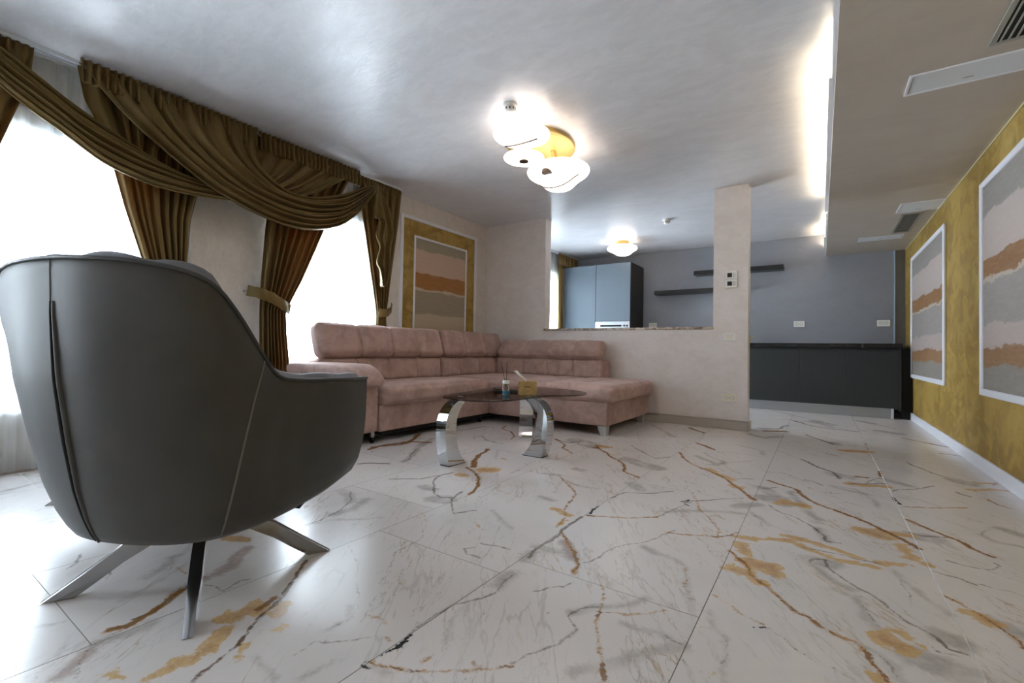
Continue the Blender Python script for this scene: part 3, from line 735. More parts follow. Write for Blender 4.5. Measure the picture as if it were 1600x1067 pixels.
struct(MB().box(XL - .24, XR + .2, YN - .2, YB + .2, CEIL, CEIL + .15).build('ceiling', M_CEIL, fix=False))
struct(MB().box(XS, XR, YN, YB, SOFF, CEIL).build('ceiling_lowered', M_SOFF, fix=False))
struct(MB().box(XR - 0.008, XR, YN, YB, SOFF - 0.012, SOFF).build('trim_2', simple('ochre_edge_bead', 'c9bb8e', 0.5), fix=False))
# partition: full height piece by the window wall, low wall, pillar
pm = MB().box(XL, -2.86, YP, YP + TP, 0, CEIL).box(-2.86, -0.899, YP, YP + TP, 0, 0.985).box(-0.899, -0.585, YP, YP + TP, 0, CEIL)
struct(pm.build('wall_partition', M_WALL, fix=False))
struct(MB().box(-0.589, -0.583, YP - 0.003, YP + TP + .003, 0.09, CEIL).build('trim_3', M_WALL, fix=False))
tag(MB().bbox(-2.868, -0.895, YP - 0.012, YP + TP + 0.012, 0.986, 1.012, 0.004).build('window_sill', M_SILL),
    'long beige marble sill capping the low partition wall, open to the kitchen', 'sill')
# baseboards
def baseboard(name, boxes, mat):
    mb = MB()
    for b in boxes: mb.bbox(*b, 0.003)
    return struct(mb.build(name, mat))
baseboard('baseboard_right', [(XR - 0.016, XR, YN, YB + .06, 0, 0.088)], M_WHITE)
baseboard('baseboard_partition', [(XL + .02, -0.572, YP - 0.022, YP, 0, 0.075), (XL + .02, -0.568, YP - 0.014, YP, 0.075, 0.092), (-0.585, -0.565, YP - 0.022, YP + TP, 0, 0.085)], M_BASEB)
baseboard('baseboard_left', [(XL, XL + 0.018, YN, YP, 0, 0.09)], M_BASEB)

# windows: frame, mullion, pane
for i, (y0, y1, z0, z1) in enumerate(WINS):
    xa, xb = XL - 0.17, XL - 0.10
    f = MB()
    f.bbox(xa, xb, y0, y0 + .06, z0, z1).bbox(xa, xb, y1 - .06, y1, z0, z1).bbox(xa, xb, y0 + .06, y1 - .06, z0, z0 + .06).bbox(xa, xb, y0 + .06, y1 - .06, z1 - .06, z1)
    ml = {0: [0.76], 1: [2.60], 2: [6.2], 3: [-1.25]}[i]
    for y in ml: f.bbox(xa + .005, xb - .005, y - .045, y + .045, z0 + .06, z1 - .06)
    w = struct(f.build('window_%d' % (i + 1), M_PVC))
    struct(MB().box(xa + .03, xa + .04, y0 + .05, y1 - .05, z0 + .05, z1 - .05).build('window_pane', M_PANE, w, fix=False))
    struct(MB().bbox(XL - .10, XL + 0.006, y0 + .001, y1 - .001, z0 - .02, z0 + .004, 0.003).build('window_ledge', M_WHITE, w))

# ------------------------------------------------------------------ marble tile floor
def build_floor():
    TX0, PW, PL = 0.3205, 0.6, 1.2
    offs = {-4: 0.372 + .0, -3: 1.257, -2: 1.378, -1: 0.48, 0: 0.72, 1: 0.3, -5: 0.9, -6: 0.2, -7: 0.6}
    segs = []
    for ln in VEINS.strip().splitlines():
        q = ln.split(); c, w = q[0], float(q[1]) / 1000
        pts = np.array([[float(v) for v in s.split(',')] for s in q[2:]])
        for a, b in zip(pts[:-1], pts[1:]): segs.append((c, w, a, b))
    cls = ['G', 'O', 'D', 'S', 'P', 'K', 'B']
    verts, faces, attrs, tid = [], [], [[] for _ in cls], []
    base = 0; rng = np.random.RandomState(3)
    k = -7; xcur = []
    cols = [(TX0 + PW * i, TX0 + PW * (i + 1), i) for i in range(-7, 1)]
    for xa, xb, ci in cols:
        off = offs.get(ci, 0.4); PL = 3.6 if ci in (-1, 0) else 1.2
        xa2, xb2 = max(xa, XL), min(xb, XR)
        if xb2 - xa2 < 0.02: continue
        j = math.floor((YN - off) / PL)
        while off + j * PL < YB + .06:
            ya, yb = off + j * PL, off + (j + 1) * PL; j += 1
            ya2, yb2 = max(ya, YN), min(yb, YB + .06)
            if yb2 - ya2 < 0.01: continue
            near = math.hypot((xa2 + xb2) / 2, max(0.6, (ya2 + yb2) / 2))
            st = 0.006 if ya2 < 1.9 and yb2 > 0.1 else (0.009 if ya2 < 3.6 and yb2 > .1 else 0.014)
            if yb2 < 0.1: st = 0.1
            g = 0.0011
            nx = max(2, int((xb2 - xa2) / st)); ny = max(2, int((yb2 - ya2) / st))
            X, Y = np.meshgrid(np.linspace(xa2 + g, xb2 - g, nx), np.linspace(ya2 + g, yb2 - g, ny), indexing='ij')
            X = X.ravel(); Y = Y.ravel()
            wx = X + .006 * np.sin(Y * 23 + 1.3 * np.sin(X * 17)) + .0022 * np.sin(Y * 83 + X * 61 + 2) + .0010 * np.sin(Y * 190 - X * 150)
            wy = Y + .006 * np.sin(X * 26 + 1.1 * np.sin(Y * 19) + 1) + .0022 * np.sin(X * 87 - Y * 71 + 4) + .0010 * np.sin(X * 200 + Y * 170)
            cx, cy, rad = (xa2 + xb2) / 2, (ya2 + yb2) / 2, math.hypot(xb2 - xa2, yb2 - ya2) / 2 + 0.15
            loc = {c: np.full(X.shape, 0.3) for c in cls}
            for c, w, a, b in segs:
                m = (a + b) / 2; L = np.linalg.norm(b - a) / 2
                if math.hypot(m[0] - cx, m[1] - cy) > rad + L: continue
                ab = b - a; t = np.clip(((wx - a[0]) * ab[0] + (wy - a[1]) * ab[1]) / max(1e-9, ab @ ab), 0, 1)
                d = np.hypot(wx - a[0] - t * ab[0], wy - a[1] - t * ab[1]) - w * (.72 if c in 'GO' else .9)
                loc[c] = np.minimum(loc[c], d)
            verts.append(np.stack([X, Y, np.zeros_like(X)], 1))
            I = np.arange(nx * ny).reshape(nx, ny) + base
            faces.append(np.stack([I[:-1, :-1], I[1:, :-1], I[1:, 1:], I[:-1, 1:]], -1).reshape(-1, 4))
            for q, c in enumerate(cls): attrs[q].append(loc[c])
            tid.append(np.full(X.shape, rng.rand() * 50)); base += nx * ny
    V = np.concatenate(verts).astype(np.float32); F = np.concatenate(faces).astype(np.int32)
    # grout slab just below the tiles
    gb = len(V)
    x0, x1, y0, y1 = XL - .24, XR + .2, YN - .2, YB + .2
    V = np.concatenate([V, np.array([[x0, y0, -.0012], [x1, y0, -.0012], [x1, y1, -.0012], [x0, y1, -.0012], [x0, y0, -.08], [x1, y0, -.08], [x1, y1, -.08], [x0, y1, -.08]], np.float32)])
    F = np.concatenate([F, np.array([[0, 1, 2, 3], [7, 6, 5, 4], [4, 5, 1, 0], [5, 6, 2, 1], [6, 7, 3, 2], [7, 4, 0, 3]], np.int32) + gb])
    me = bpy.data.meshes.new('floor')
    me.vertices.add(len(V)); me.vertices.foreach_set('co', V.ravel())
    me.loops.add(F.size); me.loops.foreach_set('vertex_index', F.ravel())
    me.polygons.add(len(F)); me.polygons.foreach_set('loop_start', np.arange(0, F.size, 4, dtype=np.int32))
    try: me.polygons.foreach_set('loop_total', np.full(len(F), 4, np.int32))
    except Exception: pass
    me.update(calc_edges=True); me.validate()
    for q, c in enumerate(cls):
        at = me.attributes.new('vein_' + c, 'FLOAT', 'POINT')
        at.data.foreach_set('value', np.concatenate(attrs[q] + [np.full(8, .3)]).astype(np.float32))
    at = me.attributes.new('tile', 'FLOAT', 'POINT')
    at.data.foreach_set('value', np.concatenate(tid + [np.full(8, -1.)]).astype(np.float32))
    # material
    k = NT('gold_veined_white_marble_tile'); p = k.pos()
    A = {c: k.n('ShaderNodeAttribute', attribute_name='vein_' + c).outputs['Fac'] for c in cls}
    tl = k.n('ShaderNodeAttribute', attribute_name='tile').outputs['Fac']
    n1 = k.noise(p, 28, 5, 0.65); n2 = k.noise(p, 90, 4, 0.6); n3 = k.noise(p, 9, 4, 0.6, 0.5)
    c1 = k.math('SUBTRACT', n1, 0.5); c2 = k.math('SUBTRACT', n2, 0.5); c3 = k.math('SUBTRACT', n3, 0.5)
    pv = k.n('ShaderNodeVectorMath', operation='ADD'); k.set(pv.inputs[0], p)
    k.set(pv.inputs[1], k.comb(k.math('MULTIPLY', tl, 1.7), k.math('MULTIPLY', tl, 0.9), tl)); pt = pv.outputs[0]
    col = hexc('ddd7d5')
    col = k.mix(k.ramp(k.noise(pt, 1.6, 4, 0.6, 0.6), 0.45, 0.75, 0, 0.55), col, hexc('cccac9'))
    # faint natural veins
    for sc, th, cc, am, rt in ((1.0, 0.010, '9d9890', 0.34, 1.0), (1.7, 0.006, 'a89c8a', 0.26, 1.15), (0.8, 0.0045, 'a8824c', 0.5, .9), (3.2, 0.006, 'aaa59f', 0.22, 1.0), (1.3, 0.0028, '6e675f', .4, 1.1)):
        nn = k.noise(k.mapping(k.mapping(pt, rot=(0, 0, rt)), scale=(0.5, 2.8, 1)), sc, 6, 0.6, 0.25)
        r = k.math('ABSOLUTE', k.math('SUBTRACT', nn, 0.5))
        gate = k.ramp(k.noise(k.mapping(pt, loc=(sc * 7, 0, 0)), 2.3, 2), 0.42, 0.58)
        col = k.mix(k.math('MULTIPLY', k.ramp(r, 0, th, am, 0), gate), col, hexc(cc))
    def mask(c, soft, wob, wob2, amt):
        d = k.math('ADD', A[c], k.math('MULTIPLY', c1, wob)); d = k.math('ADD', d, k.math('MULTIPLY', c2, wob2))
        return k.ramp(d, -soft, soft, amt, 0.0)
    def shade(base, dark, f): return k.mix(f, hexc(base), hexc(dark))
    col = k.mix(k.math('MULTIPLY', mask('S', .016, .06, .02, 0.8), k.ramp(n3, 0.3, 0.6, 0.35, 1)), col, shade('b4ada7', '9b9693', k.ramp(n1, .35, .65)))
    col = k.mix(mask('P', .012, .06, .02, 0.75), col, shade('b59f94', '8f7d76', k.ramp(n1, .35, .65)))
    dO = k.math('ADD', k.math('ADD', A['O'], k.math('MULTIPLY', c1, .06)), k.math('MULTIPLY', c3, .10))
    col = k.mix(k.math('MULTIPLY', k.ramp(dO, -.005, .005, .88, 0.0), k.ramp(n2, .3, .62, .75, 1)), col, shade('cda769', 'ae7c3a', k.ramp(k.math('ADD', n1, k.math('MULTIPLY', dO, -6.0)), .5, .85)))
    col = k.mix(mask('D', .0035, .012, .010, 0.75), col, shade('8a8078', '4c4038', k.ramp(n3, .35, .65)))
    col = k.mix(mask('B', .003, .016, .012, 0.9), col, shade('7a5637', '3d2a20', k.ramp(n2, .4, .6)))
    col = k.mix(mask('G', .006, .034, .026, 0.8), col, shade('c8984f', '9a6830', k.ramp(k.math('ADD', n2, k.math('MULTIPLY', c3, .8)), .40, .60)))
    dG = k.math('ADD', k.math('ADD', A['G'], k.math('MULTIPLY', c2, .020)), k.math('MULTIPLY', c3, .040))
    col = k.mix(k.ramp(dG, -.0055, -.002, .7, 0.0), col, hexc('6e4a28'))
    col = k.mix(mask('K', .002, .02, .02, 1), col, hexc('26262a'))
    col = k.mix(k.ramp(tl, -.6, -.4, 1, 0), col, hexc('8e8a84'))
    k.pbsdf(Base_Color=col, Roughness=0.24, Specular_IOR_Level=0.3)
    me.materials.append(k.m)
    o = bpy.data.objects.new('floor', me); COL.objects.link(o); struct(o)
    return o
build_floor()

# ------------------------------------------------------------------ LED cove on the edge of the lowered ceiling
for i, (ya, yb) in enumerate([(2.95, 5.70), (6.90, 7.585)]):
    t = thing('led_strip_light', ['long warm LED strip in a slim ledge along the lowered ceiling edge, living room side',
                                  'short warm LED strip in a slim ledge beside the grey kitchen wall'][i], 'light', (XS - .02, (ya + yb) / 2, 2.24))
    M = T(-(XS - .02), -(ya + yb) / 2, -2.31)
    MB().box(XS - .026, XS, ya, yb, 2.296, 2.300, M).box(XS - .026, XS - .0245, ya, yb, 2.300, 2.316, M).build('ledge', M_WHITE, t)
    MB().box(XS - .018, XS - .004, ya + .01, yb - .01, 2.300, 2.304, M).build('diffuser', M_LED, t)
for i, (ya, yb) in enumerate([(2.0, 2.93), (5.74, 6.86)]):
    t = thing('side_air_grille', ['narrow white air grille on the lowered ceiling edge, nearest the camera',
                                  'narrow white air grille on the lowered ceiling edge, near the kitchen'][i], 'air vent', (XS, (ya + yb) / 2, 2.26), 0, 'grilles on the lowered ceiling edge')
    fr = MB(); h = (yb - ya) / 2
    fr.box(-.012, 0, -h, h, -.09, -.075).box(-.012, 0, -h, h, .075, .09).box(-.012, 0, -h, -h + .02, -.075, .075).box(-.012, 0, h - .02, h, -.075, .075)
    fr.build('frame', M_WHITE, t)
    sl = MB()
    for q in range(5): sl.box(-.009, -.002, -h + .02, h - .02, -.062 + q * .028, -.05 + q * .028)
    sl.build('slats', M_PVC, t)

# ------------------------------------------------------------------ lowered ceiling fittings
def access_panel(x0, x1, y0, y1, label):
    cx, cy = (x0 + x1) / 2, (y0 + y1) / 2
    t = thing('ceiling_access_panel', label, 'access panel', (cx, cy, SOFF), 0, 'white access panels in the lowered ceiling')
    a, b = (x1 - x0) / 2, (y1 - y0) / 2; w = .014
    f = MB().bbox(-a, a, -b, -b + w, -.008, 0, .002).bbox(-a, a, b - w, b, -.008, 0, .002).bbox(-a, -a + w, -b + w, b - w, -.008, 0, .002).bbox(a - w, a, -b + w, b - w, -.008, 0, .002)
    f.build('frame', M_WHITE, t)
    MB().bbox(-a + w + .003, a - w - .003, -b + w + .003, b - w - .003, -.005, 0, .0015).build('door', M_PVC, t)
    MB().bbox(-.02, .02, b - w - .05, b - w - .044, -.007, -.005, .0008).build('latch', M_SLOT, t)
access_panel(.354, .82, 2.888, 3.097, 'large white access panel in the lowered ceiling, nearest the camera')
access_panel(.587, .893, 5.29, 5.61, 'white access panel in the lowered ceiling touching the ochre wall')
access_panel(.365, .77, 6.61, 6.81, 'white access panel in the lowered ceiling, farthest, near the kitchen wall')
def ceiling_grille(x0, x1, y0, y1, label, n, sw=.0035, sm=None):
    cx, cy = (x0 + x1) / 2, (y0 + y1) / 2
    t = thing('ceiling_air_grille', label, 'air vent', (cx, cy, SOFF), 0, 'slatted grilles in the lowered ceiling')
    a, b = (x1 - x0) / 2, (y1 - y0) / 2; w = .022
    MB().bbox(-a, a, -b, -b + w, -.006, 0, .002).bbox(-a, a, b - w, b, -.006, 0, .002).bbox(-a, -a + w, -b + w, b - w, -.006, 0, .002).bbox(a - w, a, -b + w, b - w, -.006, 0, .002).build('frame', M_GRILLE, t)
    MB().box(-a + w, a - w, -b + w, b - w, -.0012, -.0002).build('duct_opening', M_GRDARK, t)
    for i in range(n):
        x = -a + w + (i + .5) * (2 * a - 2 * w) / n
        MB().box(x - sw, x + sw, -b + w, b - w, -.0055, -.0012).build('slat', sm or M_GRILLE, t)
ceiling_grille(.60, .82, 1.75, 2.79, 'large grey slatted air grille in the lowered ceiling, cut by the top right corner', 7)
ceiling_grille(.638, .803, 5.69, 6.51, 'small dark slatted air grille between two access panels near the kitchen', 8, .0026, M_SLOT)

# ------------------------------------------------------------------ smoke detectors
def smoke(x, y, label, s=1.0):
    t = thing('smoke_detector', label, 'smoke detector', (x, y, CEIL), 0)
    MB().lathe([(.0, 0), (.052 * s, 0), (.052 * s, -.014), (.046 * s, -.02), (0, -.02)], 28).build('base', M_PLASTIC, t, True, angle=40)
    MB().lathe([(0, -.02), (.04 * s, -.02), (.042 * s, -.04), (.036 * s, -.052), (.02 * s, -.058), (0, -.058)], 28).build('sensor_dome', M_PLASTIC, t, True, angle=50)
    sl = MB()
    for k in range(10):
        sl.box(.0405 * s, .0425 * s, -.004, .004, -.042, -.028, rotm('Z', k * 36 - 60))
    sl.build('smoke_slots', M_DARKP, t)
smoke(-1.755, 2.53, 'round white smoke detector on the ceiling above the living room lamp')
smoke(-1.60, 5.78, 'small white smoke detector on the kitchen ceiling right of the round lamp', .9)

# ------------------------------------------------------------------ ceiling lamps
def shade_mesh(R, hgt, off=(0, 0), seg=56, droop=0.5):
    """wide saucer with a bowl pulled to one side"""
    prof = [(0, 0), (.35, .0), (.72, -.06), (.93, -.17), (1.0, -.30), (.965, -.42), (.86, -.52), (.70, -.64), (.54, -.80), (.40, -.93), (.22, -.99), (0, -1.0)]
    P = cr_spline(prof, 40); mb = MB(); G = []
    for i in range(seg):
        a = 2 * PI * i / seg; row = []
        for r, z in P:
            w = max(0, (-z - .3) / .7)
            rr = r * (1 + .05 * math.cos(2 * a))
            row.append((R * rr * math.cos(a) + off[0] * w, R * rr * math.sin(a) + off[1] * w, hgt * z))
        G.append(row)
    return mb.grid(G, closed_u=True)
def pebble_mesh(R, hgt, hole=0.0, seg=56, ax=(1, 1)):
    n = 26; mb = MB(); G = []
    for i in range(seg):
        a = 2 * PI * i / seg; row = []
        for j in range(n):
            th = PI * j / (n - 1)
            r = abs(math.sin(th)) ** .75; z = math.cos(th)
            row.append(((hole + (R - hole) * r) * math.cos(a) * ax[0], (hole + (R - hole) * r) * math.sin(a) * ax[1], hgt / 2 * z - hgt / 2))
        G.append(row)
    return mb.grid(G, closed_u=True)
t = thing('ceiling_lamp', 'lit opal glass cluster lamp on an oval brass plate, living room ceiling', 'lamp', (-1.93, 3.10, CEIL))
MB().lathe([(0, 0), (.30, 0), (.30, -.026), (.293, -.03), (0, -.03)], 72, T(.055, .04, 0) @ Matrix.Diagonal((.86, 1.12, 1, 1))).build('ceiling_plate', M_BRASS, t, True, angle=35)
def W2L(x, y, z): return (x + 1.93, y - 3.10, z - CEIL)
for (x, y, z) in [(-1.80, 2.74, 2.31), (-1.80, 3.30, 2.24), (-1.90, 2.93, 2.215)]:
    a = W2L(x, y, z); MB().tube([(a[0], a[1], a[2]), (a[0] * .8, a[1] * .8, -.028)], .022, 16).build('stem', M_BRASS, t, True, angle=40)
a = W2L(-1.79, 2.73, 2.325)
s1 = pebble_mesh(.205, .075).build('shade', M_SHADE, t, True); s1.location = a
s1.data.materials[0] = M_SHADE
M_SLIT = simple('dark_bronze_rod', '4a3524', .5)
def on_shade(o, pts, lift=.005):
    V = [v.co for v in o.data.vertices]; out = []
    for x, y in pts:
        c = sorted(V, key=lambda v: (v.x - x) ** 2 + (v.y - y) ** 2 + (0 if v.z < -.03 else .01))[:3]
        out.append((x, y, sum(v.z for v in c) / 3 - lift))
    return out
def across(cx, cy, L, ang, n=9):
    return [(cx + math.cos(ang) * L * (q / (n - 1) - .5), cy + math.sin(ang) * L * (q / (n - 1) - .5)) for q in range(n)]
MB().tube(on_shade(s1, across(-.03, .035, .28, 0)), .0055, 8).build('slit', M_SLIT, s1)
a = W2L(-1.89, 2.92, 2.235)
s2 = pebble_mesh(.155, .045, .035).build('shade', M_SHADE, t, True); s2.location = a
MB().lathe([(0, -.052), (.035, -.052), (.035, .0), (0, .0)], 32).build('hub', M_SLIT, s2, True, angle=40)
a = W2L(-1.808, 3.318, 2.28)
s3 = shade_mesh(.25, .18, (-.03, .085)).build('shade', M_SHADE, t, True); s3.location = a
hz = on_shade(s3, [(-.02, -.15)], .003)[0]
MB().lathe([(0, -.006), (.042, -.006), (.042, .03), (0, .03)], 32, T(*hz)).build('hub', M_SLIT, s3, True, angle=40)
MB().tube(on_shade(s3, across(.0, .005, .37, 0)), .005, 8).build('slit', M_SLIT, s3)
t = thing('ceiling_lamp', 'small lit opal saucer lamp on a round brass base, kitchen ceiling', 'lamp', (-2.49, 6.62, CEIL))
MB().lathe([(0, 0), (.098, 0), (.098, -.058), (0, -.058)], 48).build('ceiling_plate', M_BRASS, t, True, angle=40)
s = shade_mesh(.215, .165, (.03, -.02)).build('shade', M_SHADE, t, True); s.location = (0, 0, -.055)
MB().tube(on_shade(s, across(.02, -.14, .27, 0)), .004, 6).build('slit', M_SLIT, s)

# ------------------------------------------------------------------ wall pictures
M_ART1 = art('abstract_bands_left', [(0, 'b7a48b'), (1.135, '968a74'), (1.40, 'bfae96'), (1.425, '9c6628'), (1.60, 'c3a794'), (1.87, '9a917c')], 0.0, 0.022)
M_ART2 = art('abstract_bands_right', [(0, '8a837b'), (.70, '8c6640'), (.81, 'ad9e97'), (.96, '938b85'), (1.23, 'b5a898'), (1.255, '8a6034'), (1.385, 'b5a69f'), (1.67, '8c8680')], 0.0, 0.034)
t = thing('wall_art_panel', 'tall framed abstract panel with ochre border on the window wall, beside the curtain', 'picture', (XL, 4.055, 0.9))
M = T(-XL, -4.055, -.9)
f = MB(); X0 = XL; X1 = XL + .016
def ring(mb, xa, xb, y0, y1, z0, z1, w, M, ch=.003):
    mb.bbox(xa, xb, y0, y0 + w, z0, z1, ch, M).bbox(xa, xb, y1 - w, y1, z0, z1, ch, M).bbox(xa, xb, y0 + w, y1 - w, z0, z0 + w, ch, M).bbox(xa, xb, y0 + w, y1 - w, z1 - w, z1, ch, M)
    return mb
ring(f, X0, X1 + .008, 3.398, 4.709, .32, 2.207, .036, M).build('outer_frame', M_WHITE, t)
MB().box(X0, X0 + .006, 3.434, 4.673, .356, 2.171, M).build('ochre_border', M_GOLDW, t)
ring(MB(), X0 + .006, X1 + .004, 3.597, 4.512, .52, 2.008, .024, M).build('inner_frame', M_WHITE, t)
MB().box(X0 + .006, X0 + .010, 3.62, 4.49, .543, 1.985, M).build('painting', M_ART1, t)
for (y0, y1, lb) in [(5.345, 7.09, 'framed abstract panel on the ochre wall, the farther one by the kitchen'),
                     (2.55, 4.275, 'framed abstract panel on the ochre wall, the nearer one cut by the photo edge')]:
    yc = (y0 + y1) / 2
    t = thing('wall_art_panel', lb, 'picture', (XR, yc, .49), 0, 'framed abstract panels on the ochre wall')
    M = T(-XR, -yc, -.49)
    ring(MB(), XR - .02, XR, y0, y1, .497, 1.905, .045, M, .005).build('frame', M_WHITE, t)
    MB().box(XR - .008, XR, y0 + .045, y1 - .045, .542, 1.86, M).build('painting', M_ART2, t)

# ------------------------------------------------------------------ switches and sockets
def socket(x, y, z, w, h, label, mat=None, mark=False):
    t = thing('double_wall_socket', label, 'socket', (x, y, z), 0)
    mat = mat or M_CREAM
    MB().bbox(-w / 2, w / 2, -.010, 0, -h / 2, h / 2, .003).build('cover_plate', mat, t)
    for sx in (-1, 1):
        cx = sx * w * .2
        M = T(cx, -.010, 0) @ rotm('X', 90)
        c = MB().lathe([(0, -.0004), (.018, -.0004), (.018, .0012), (.0205, .0012), (.0205, -.001)], 28, M, cap=False).build('socket_well', M_SLOT, t, True, angle=40)
        MB().box(cx - .009, cx - .005, -.0112, -.0100, -.003, .003).box(cx + .005, cx + .009, -.0112, -.0100, -.003, .003).build('pin_hole', M_DARKP, c)
    if mark:
        MB().prism([(-.012, 0), (.012, 0), (0, .016)], 0, .0006, T(0, -.0102, .03) @ rotm('X', 90)).build('yellow_sticker', simple('yellow_sticker', 'e6d64a', .6), t, label='small yellow triangular sticker')
socket(-.742, YP, .307, .13, .074, 'cream double socket low on the pillar, with a yellow sticker', None, True)
socket(-.25, YB, 1.176, .132, .082, 'white double socket on the grey kitchen wall, middle of the worktop', M_PLASTIC)
socket(.677, YB, 1.172, .132, .082, 'white double socket on the grey kitchen wall, nearest the ochre wall', M_PLASTIC)
socket(-2.31, YB, 1.19, .13, .075, 'cream double socket on the kitchen wall beside the tall cabinet', M_CREAM)
t = thing('light_switch', 'white three-module light switch on the pillar above the socket', 'light switch', (-.745, YP, .908))
MB().bbox(-.058, .058, -.009, 0, -.04, .04, .003).build('cover_plate', M_PLASTIC, t)
for q in range(3):
    MB().bbox(-.036 + q * .0245, -.013 + q * .0245, -.013, -.009, -.022, .022, .0015).build('rocker', M_CREAM, t)
for z, lb in ((1.52, 'white digital room thermostat on the pillar, upper of the two'), (1.435, 'white digital room thermostat on the pillar, lower of the two')):
    t = thing('thermostat', lb, 'thermostat', (-.735, YP, z), 0, 'thermostats on the pillar')
    MB().bbox(-.056, .056, -.018, 0, -.0415, .0415, .004).build('body', M_PLASTIC, t)
    MB().bbox(-.033, .010, -.0195, -.018, -.022, .020, .0005).build('display', M_DARKP, t)
    for q in range(3):
        for c in range(2):
            MB().bbox(.020 + c * .013, .028 + c * .013, -.0195, -.018, -.018 + q * .014, -.011 + q * .014, .0004).build('button', M_SLOT, t)

# ------------------------------------------------------------------ kitchen
# run of base cabinets
YC = 7.0
bx = [-2.15, -1.81, -1.42, -.822, -.221, .268, .768]
for i, (a, b) in enumerate(zip(bx[:-1], bx[1:])):
    lbs = {5: 'anthracite base cabinet, rightmost under the black worktop', 4: 'anthracite base cabinet, middle of the three seen beside the pillar',
           3: 'anthracite base cabinet, first one right of the pillar', 2: 'anthracite base cabinet mostly hidden behind the pillar and low wall', 1: 'anthracite base cabinet behind the low wall, left of the pillar', 0: 'anthracite base cabinet behind the low wall, next to the tall cabinet'}
    if i < 2: continue
    t = thing('base_cabinet', lbs[i], 'cabinet', ((a + b) / 2, YC, 0.127), 0, 'anthracite kitchen base cabinets')
    h = (b - a) / 2
    MB().box(-h + .001, h - .001, .02, .58, 0, .71).build('body', M_CAB_DARK, t)
    MB().bbox(-h + .0015, h - .0015, 0, .019, 0, .680, .0015).build('door', M_CAB_DARK, t)
MB_ = MB().bbox(.769, .787, YC - .002, YC + .58, .10, .84, .001)
tag(MB_.build('cabinet_end_panel', M_CAB_DARK), 'anthracite end panel closing the right side of the base cabinets', 'panel')
tag(MB().bbox(-2.45, .80, YC - .02, YB, .842, .895, .003).build('worktop', M_DMARBLE), 'long black marble worktop with pale veins on the base cabinets', 'worktop')
t = thing('cabinet_plinth', 'brushed aluminium plinth under the anthracite base cabinets', 'plinth', (-.4, YC + .05, 0))
MB().bbox(-1.8, 1.10, .01, .03, .0, .126, .001).build('plinth_board', M_ALU, t)
MB().bbox(1.10, 1.125, .004, .034, 0, .126, .001).build('end_cap', M_WHITE, t)
t = thing('worktop_reflection_strip', 'thin pale strip standing in for a reflected line of light along the back of the worktop', 'strip', (0, YB, .895))
MB().box(-2.4, .775, -.012, -.0005, 0, .010).build('strip', M_STEEL, t)  # pale strip put in for the glowing reflection at the foot of the wall
# rails at the back of the niche
tag(MB().box(.80, XR - .001, YC + .10, YC + .12, 0, .84).build('niche_panel', simple('near_black_panel', '141312', .7)), 'dark panel closing the gap between the base cabinets and ochre wall', 'panel')
# tap
t = thing('kitchen_tap', 'tall slim kitchen tap standing on the worktop just right of the pillar', 'tap', (-.86, 7.46, .895))
MB().lathe([(0, 0), (.028, 0), (.028, .012), (.018, .018), (.016, .11), (0, .11)], 20).build('body', M_BRASS, t, True, angle=40)
MB().tube([(0, 0, .10), (0, 0, .27), (0, -.02, .31), (0, -.06, .33), (0, -.11, .32), (0, -.14, .28)], .009, 10).build('spout', M_STEEL, t, True)
MB().tube([(.018, 0, .07), (.06, 0, .09)], .006, 8).build('handle', M_BRASS, t, True)
# floating shelves
for (x0, x1, z0, z1, lb) in [(-1.63, -.432, 1.945, 2.008, 'upper black marble floating shelf, passing behind the pillar'),
                             (-2.235, -.95, 1.672, 1.735, 'lower black marble floating shelf, left of the pillar')]:
    tag(MB().bbox(x0, x1, YB - .2, YB, z0, z1, .002).build('floating_shelf', M_DMARBLE), lb, 'shelf', 'black floating shelves on the kitchen wall')
# tall cabinets with oven
t = thing('tall_cabinet', 'tall blue-grey cabinet beside the kitchen curtain, left one', 'cabinet', (-3.345, 6.95, 0))
MB().box(-.292, .291, .02, .63, 0, 2.155).build('body', M_CAB_SIDE, t)
MB().bbox(-.291, .289, 0, .02, .10, 2.155, .0015).build('door', M_CAB_BLUE, t)
t = thing('tall_cabinet', 'tall blue-grey cabinet with a built-in oven, black side facing the shelves', 'cabinet', (-2.762, 6.95, 0))
MB().box(-.289, .292, .02, .63, 0, .70).box(-.289, .292, .02, .63, 1.225, 2.155).box(-.289, -.274, .02, .63, .7, 1.225).box(.277, .292, .02, .63, .7, 1.225).box(-.274, .277, .6, .63, .7, 1.225).build('body', M_CAB_SIDE, t)
MB().bbox(-.289, .290, 0, .02, 1.232, 2.155, .0015).build('door', M_CAB_BLUE, t)
MB().bbox(-.289, .290, 0, .02, .10, .695, .0015).build('door', M_CAB_BLUE, t)
t = thing('built_in_oven', 'stainless steel built-in oven in the tall cabinet, its top seen over the sill', 'oven', (-2.762, 6.95, .70))
MB().box(-.272, .275, .01, .55, .002, .52).build('body', M_CAB_SIDE, t)
MB().bbox(-.288, .289, -.012, .015, .42, .525, .002).build('control_panel', M_STEEL, t)
MB().bbox(-.20, .155, -.0135, -.012, .44, .468, .0003).build('display', M_DARKP, t)
for q in range(2): MB().lathe([(0, 0), (.014, 0), (.012, .018), (0, .018)], 20, T(.205 + q * .045, -.012, .456) @ rotm('X', 90)).build('knob', M_DARKP, t, True, angle=40)
MB().bbox(-.288, .289, -.012, .015, .005, .414, .002).build('oven_door', M_DARKP, t)
MB().tube([(-.23, -.045, .375), (.23, -.045, .375)], .009, 10).tube([(-.21, -.045, .375), (-.21, -.01, .375)], .006).tube([(.21, -.045, .375), (.21, -.01, .375)], .006).build('handle', M_STEEL, t, True)

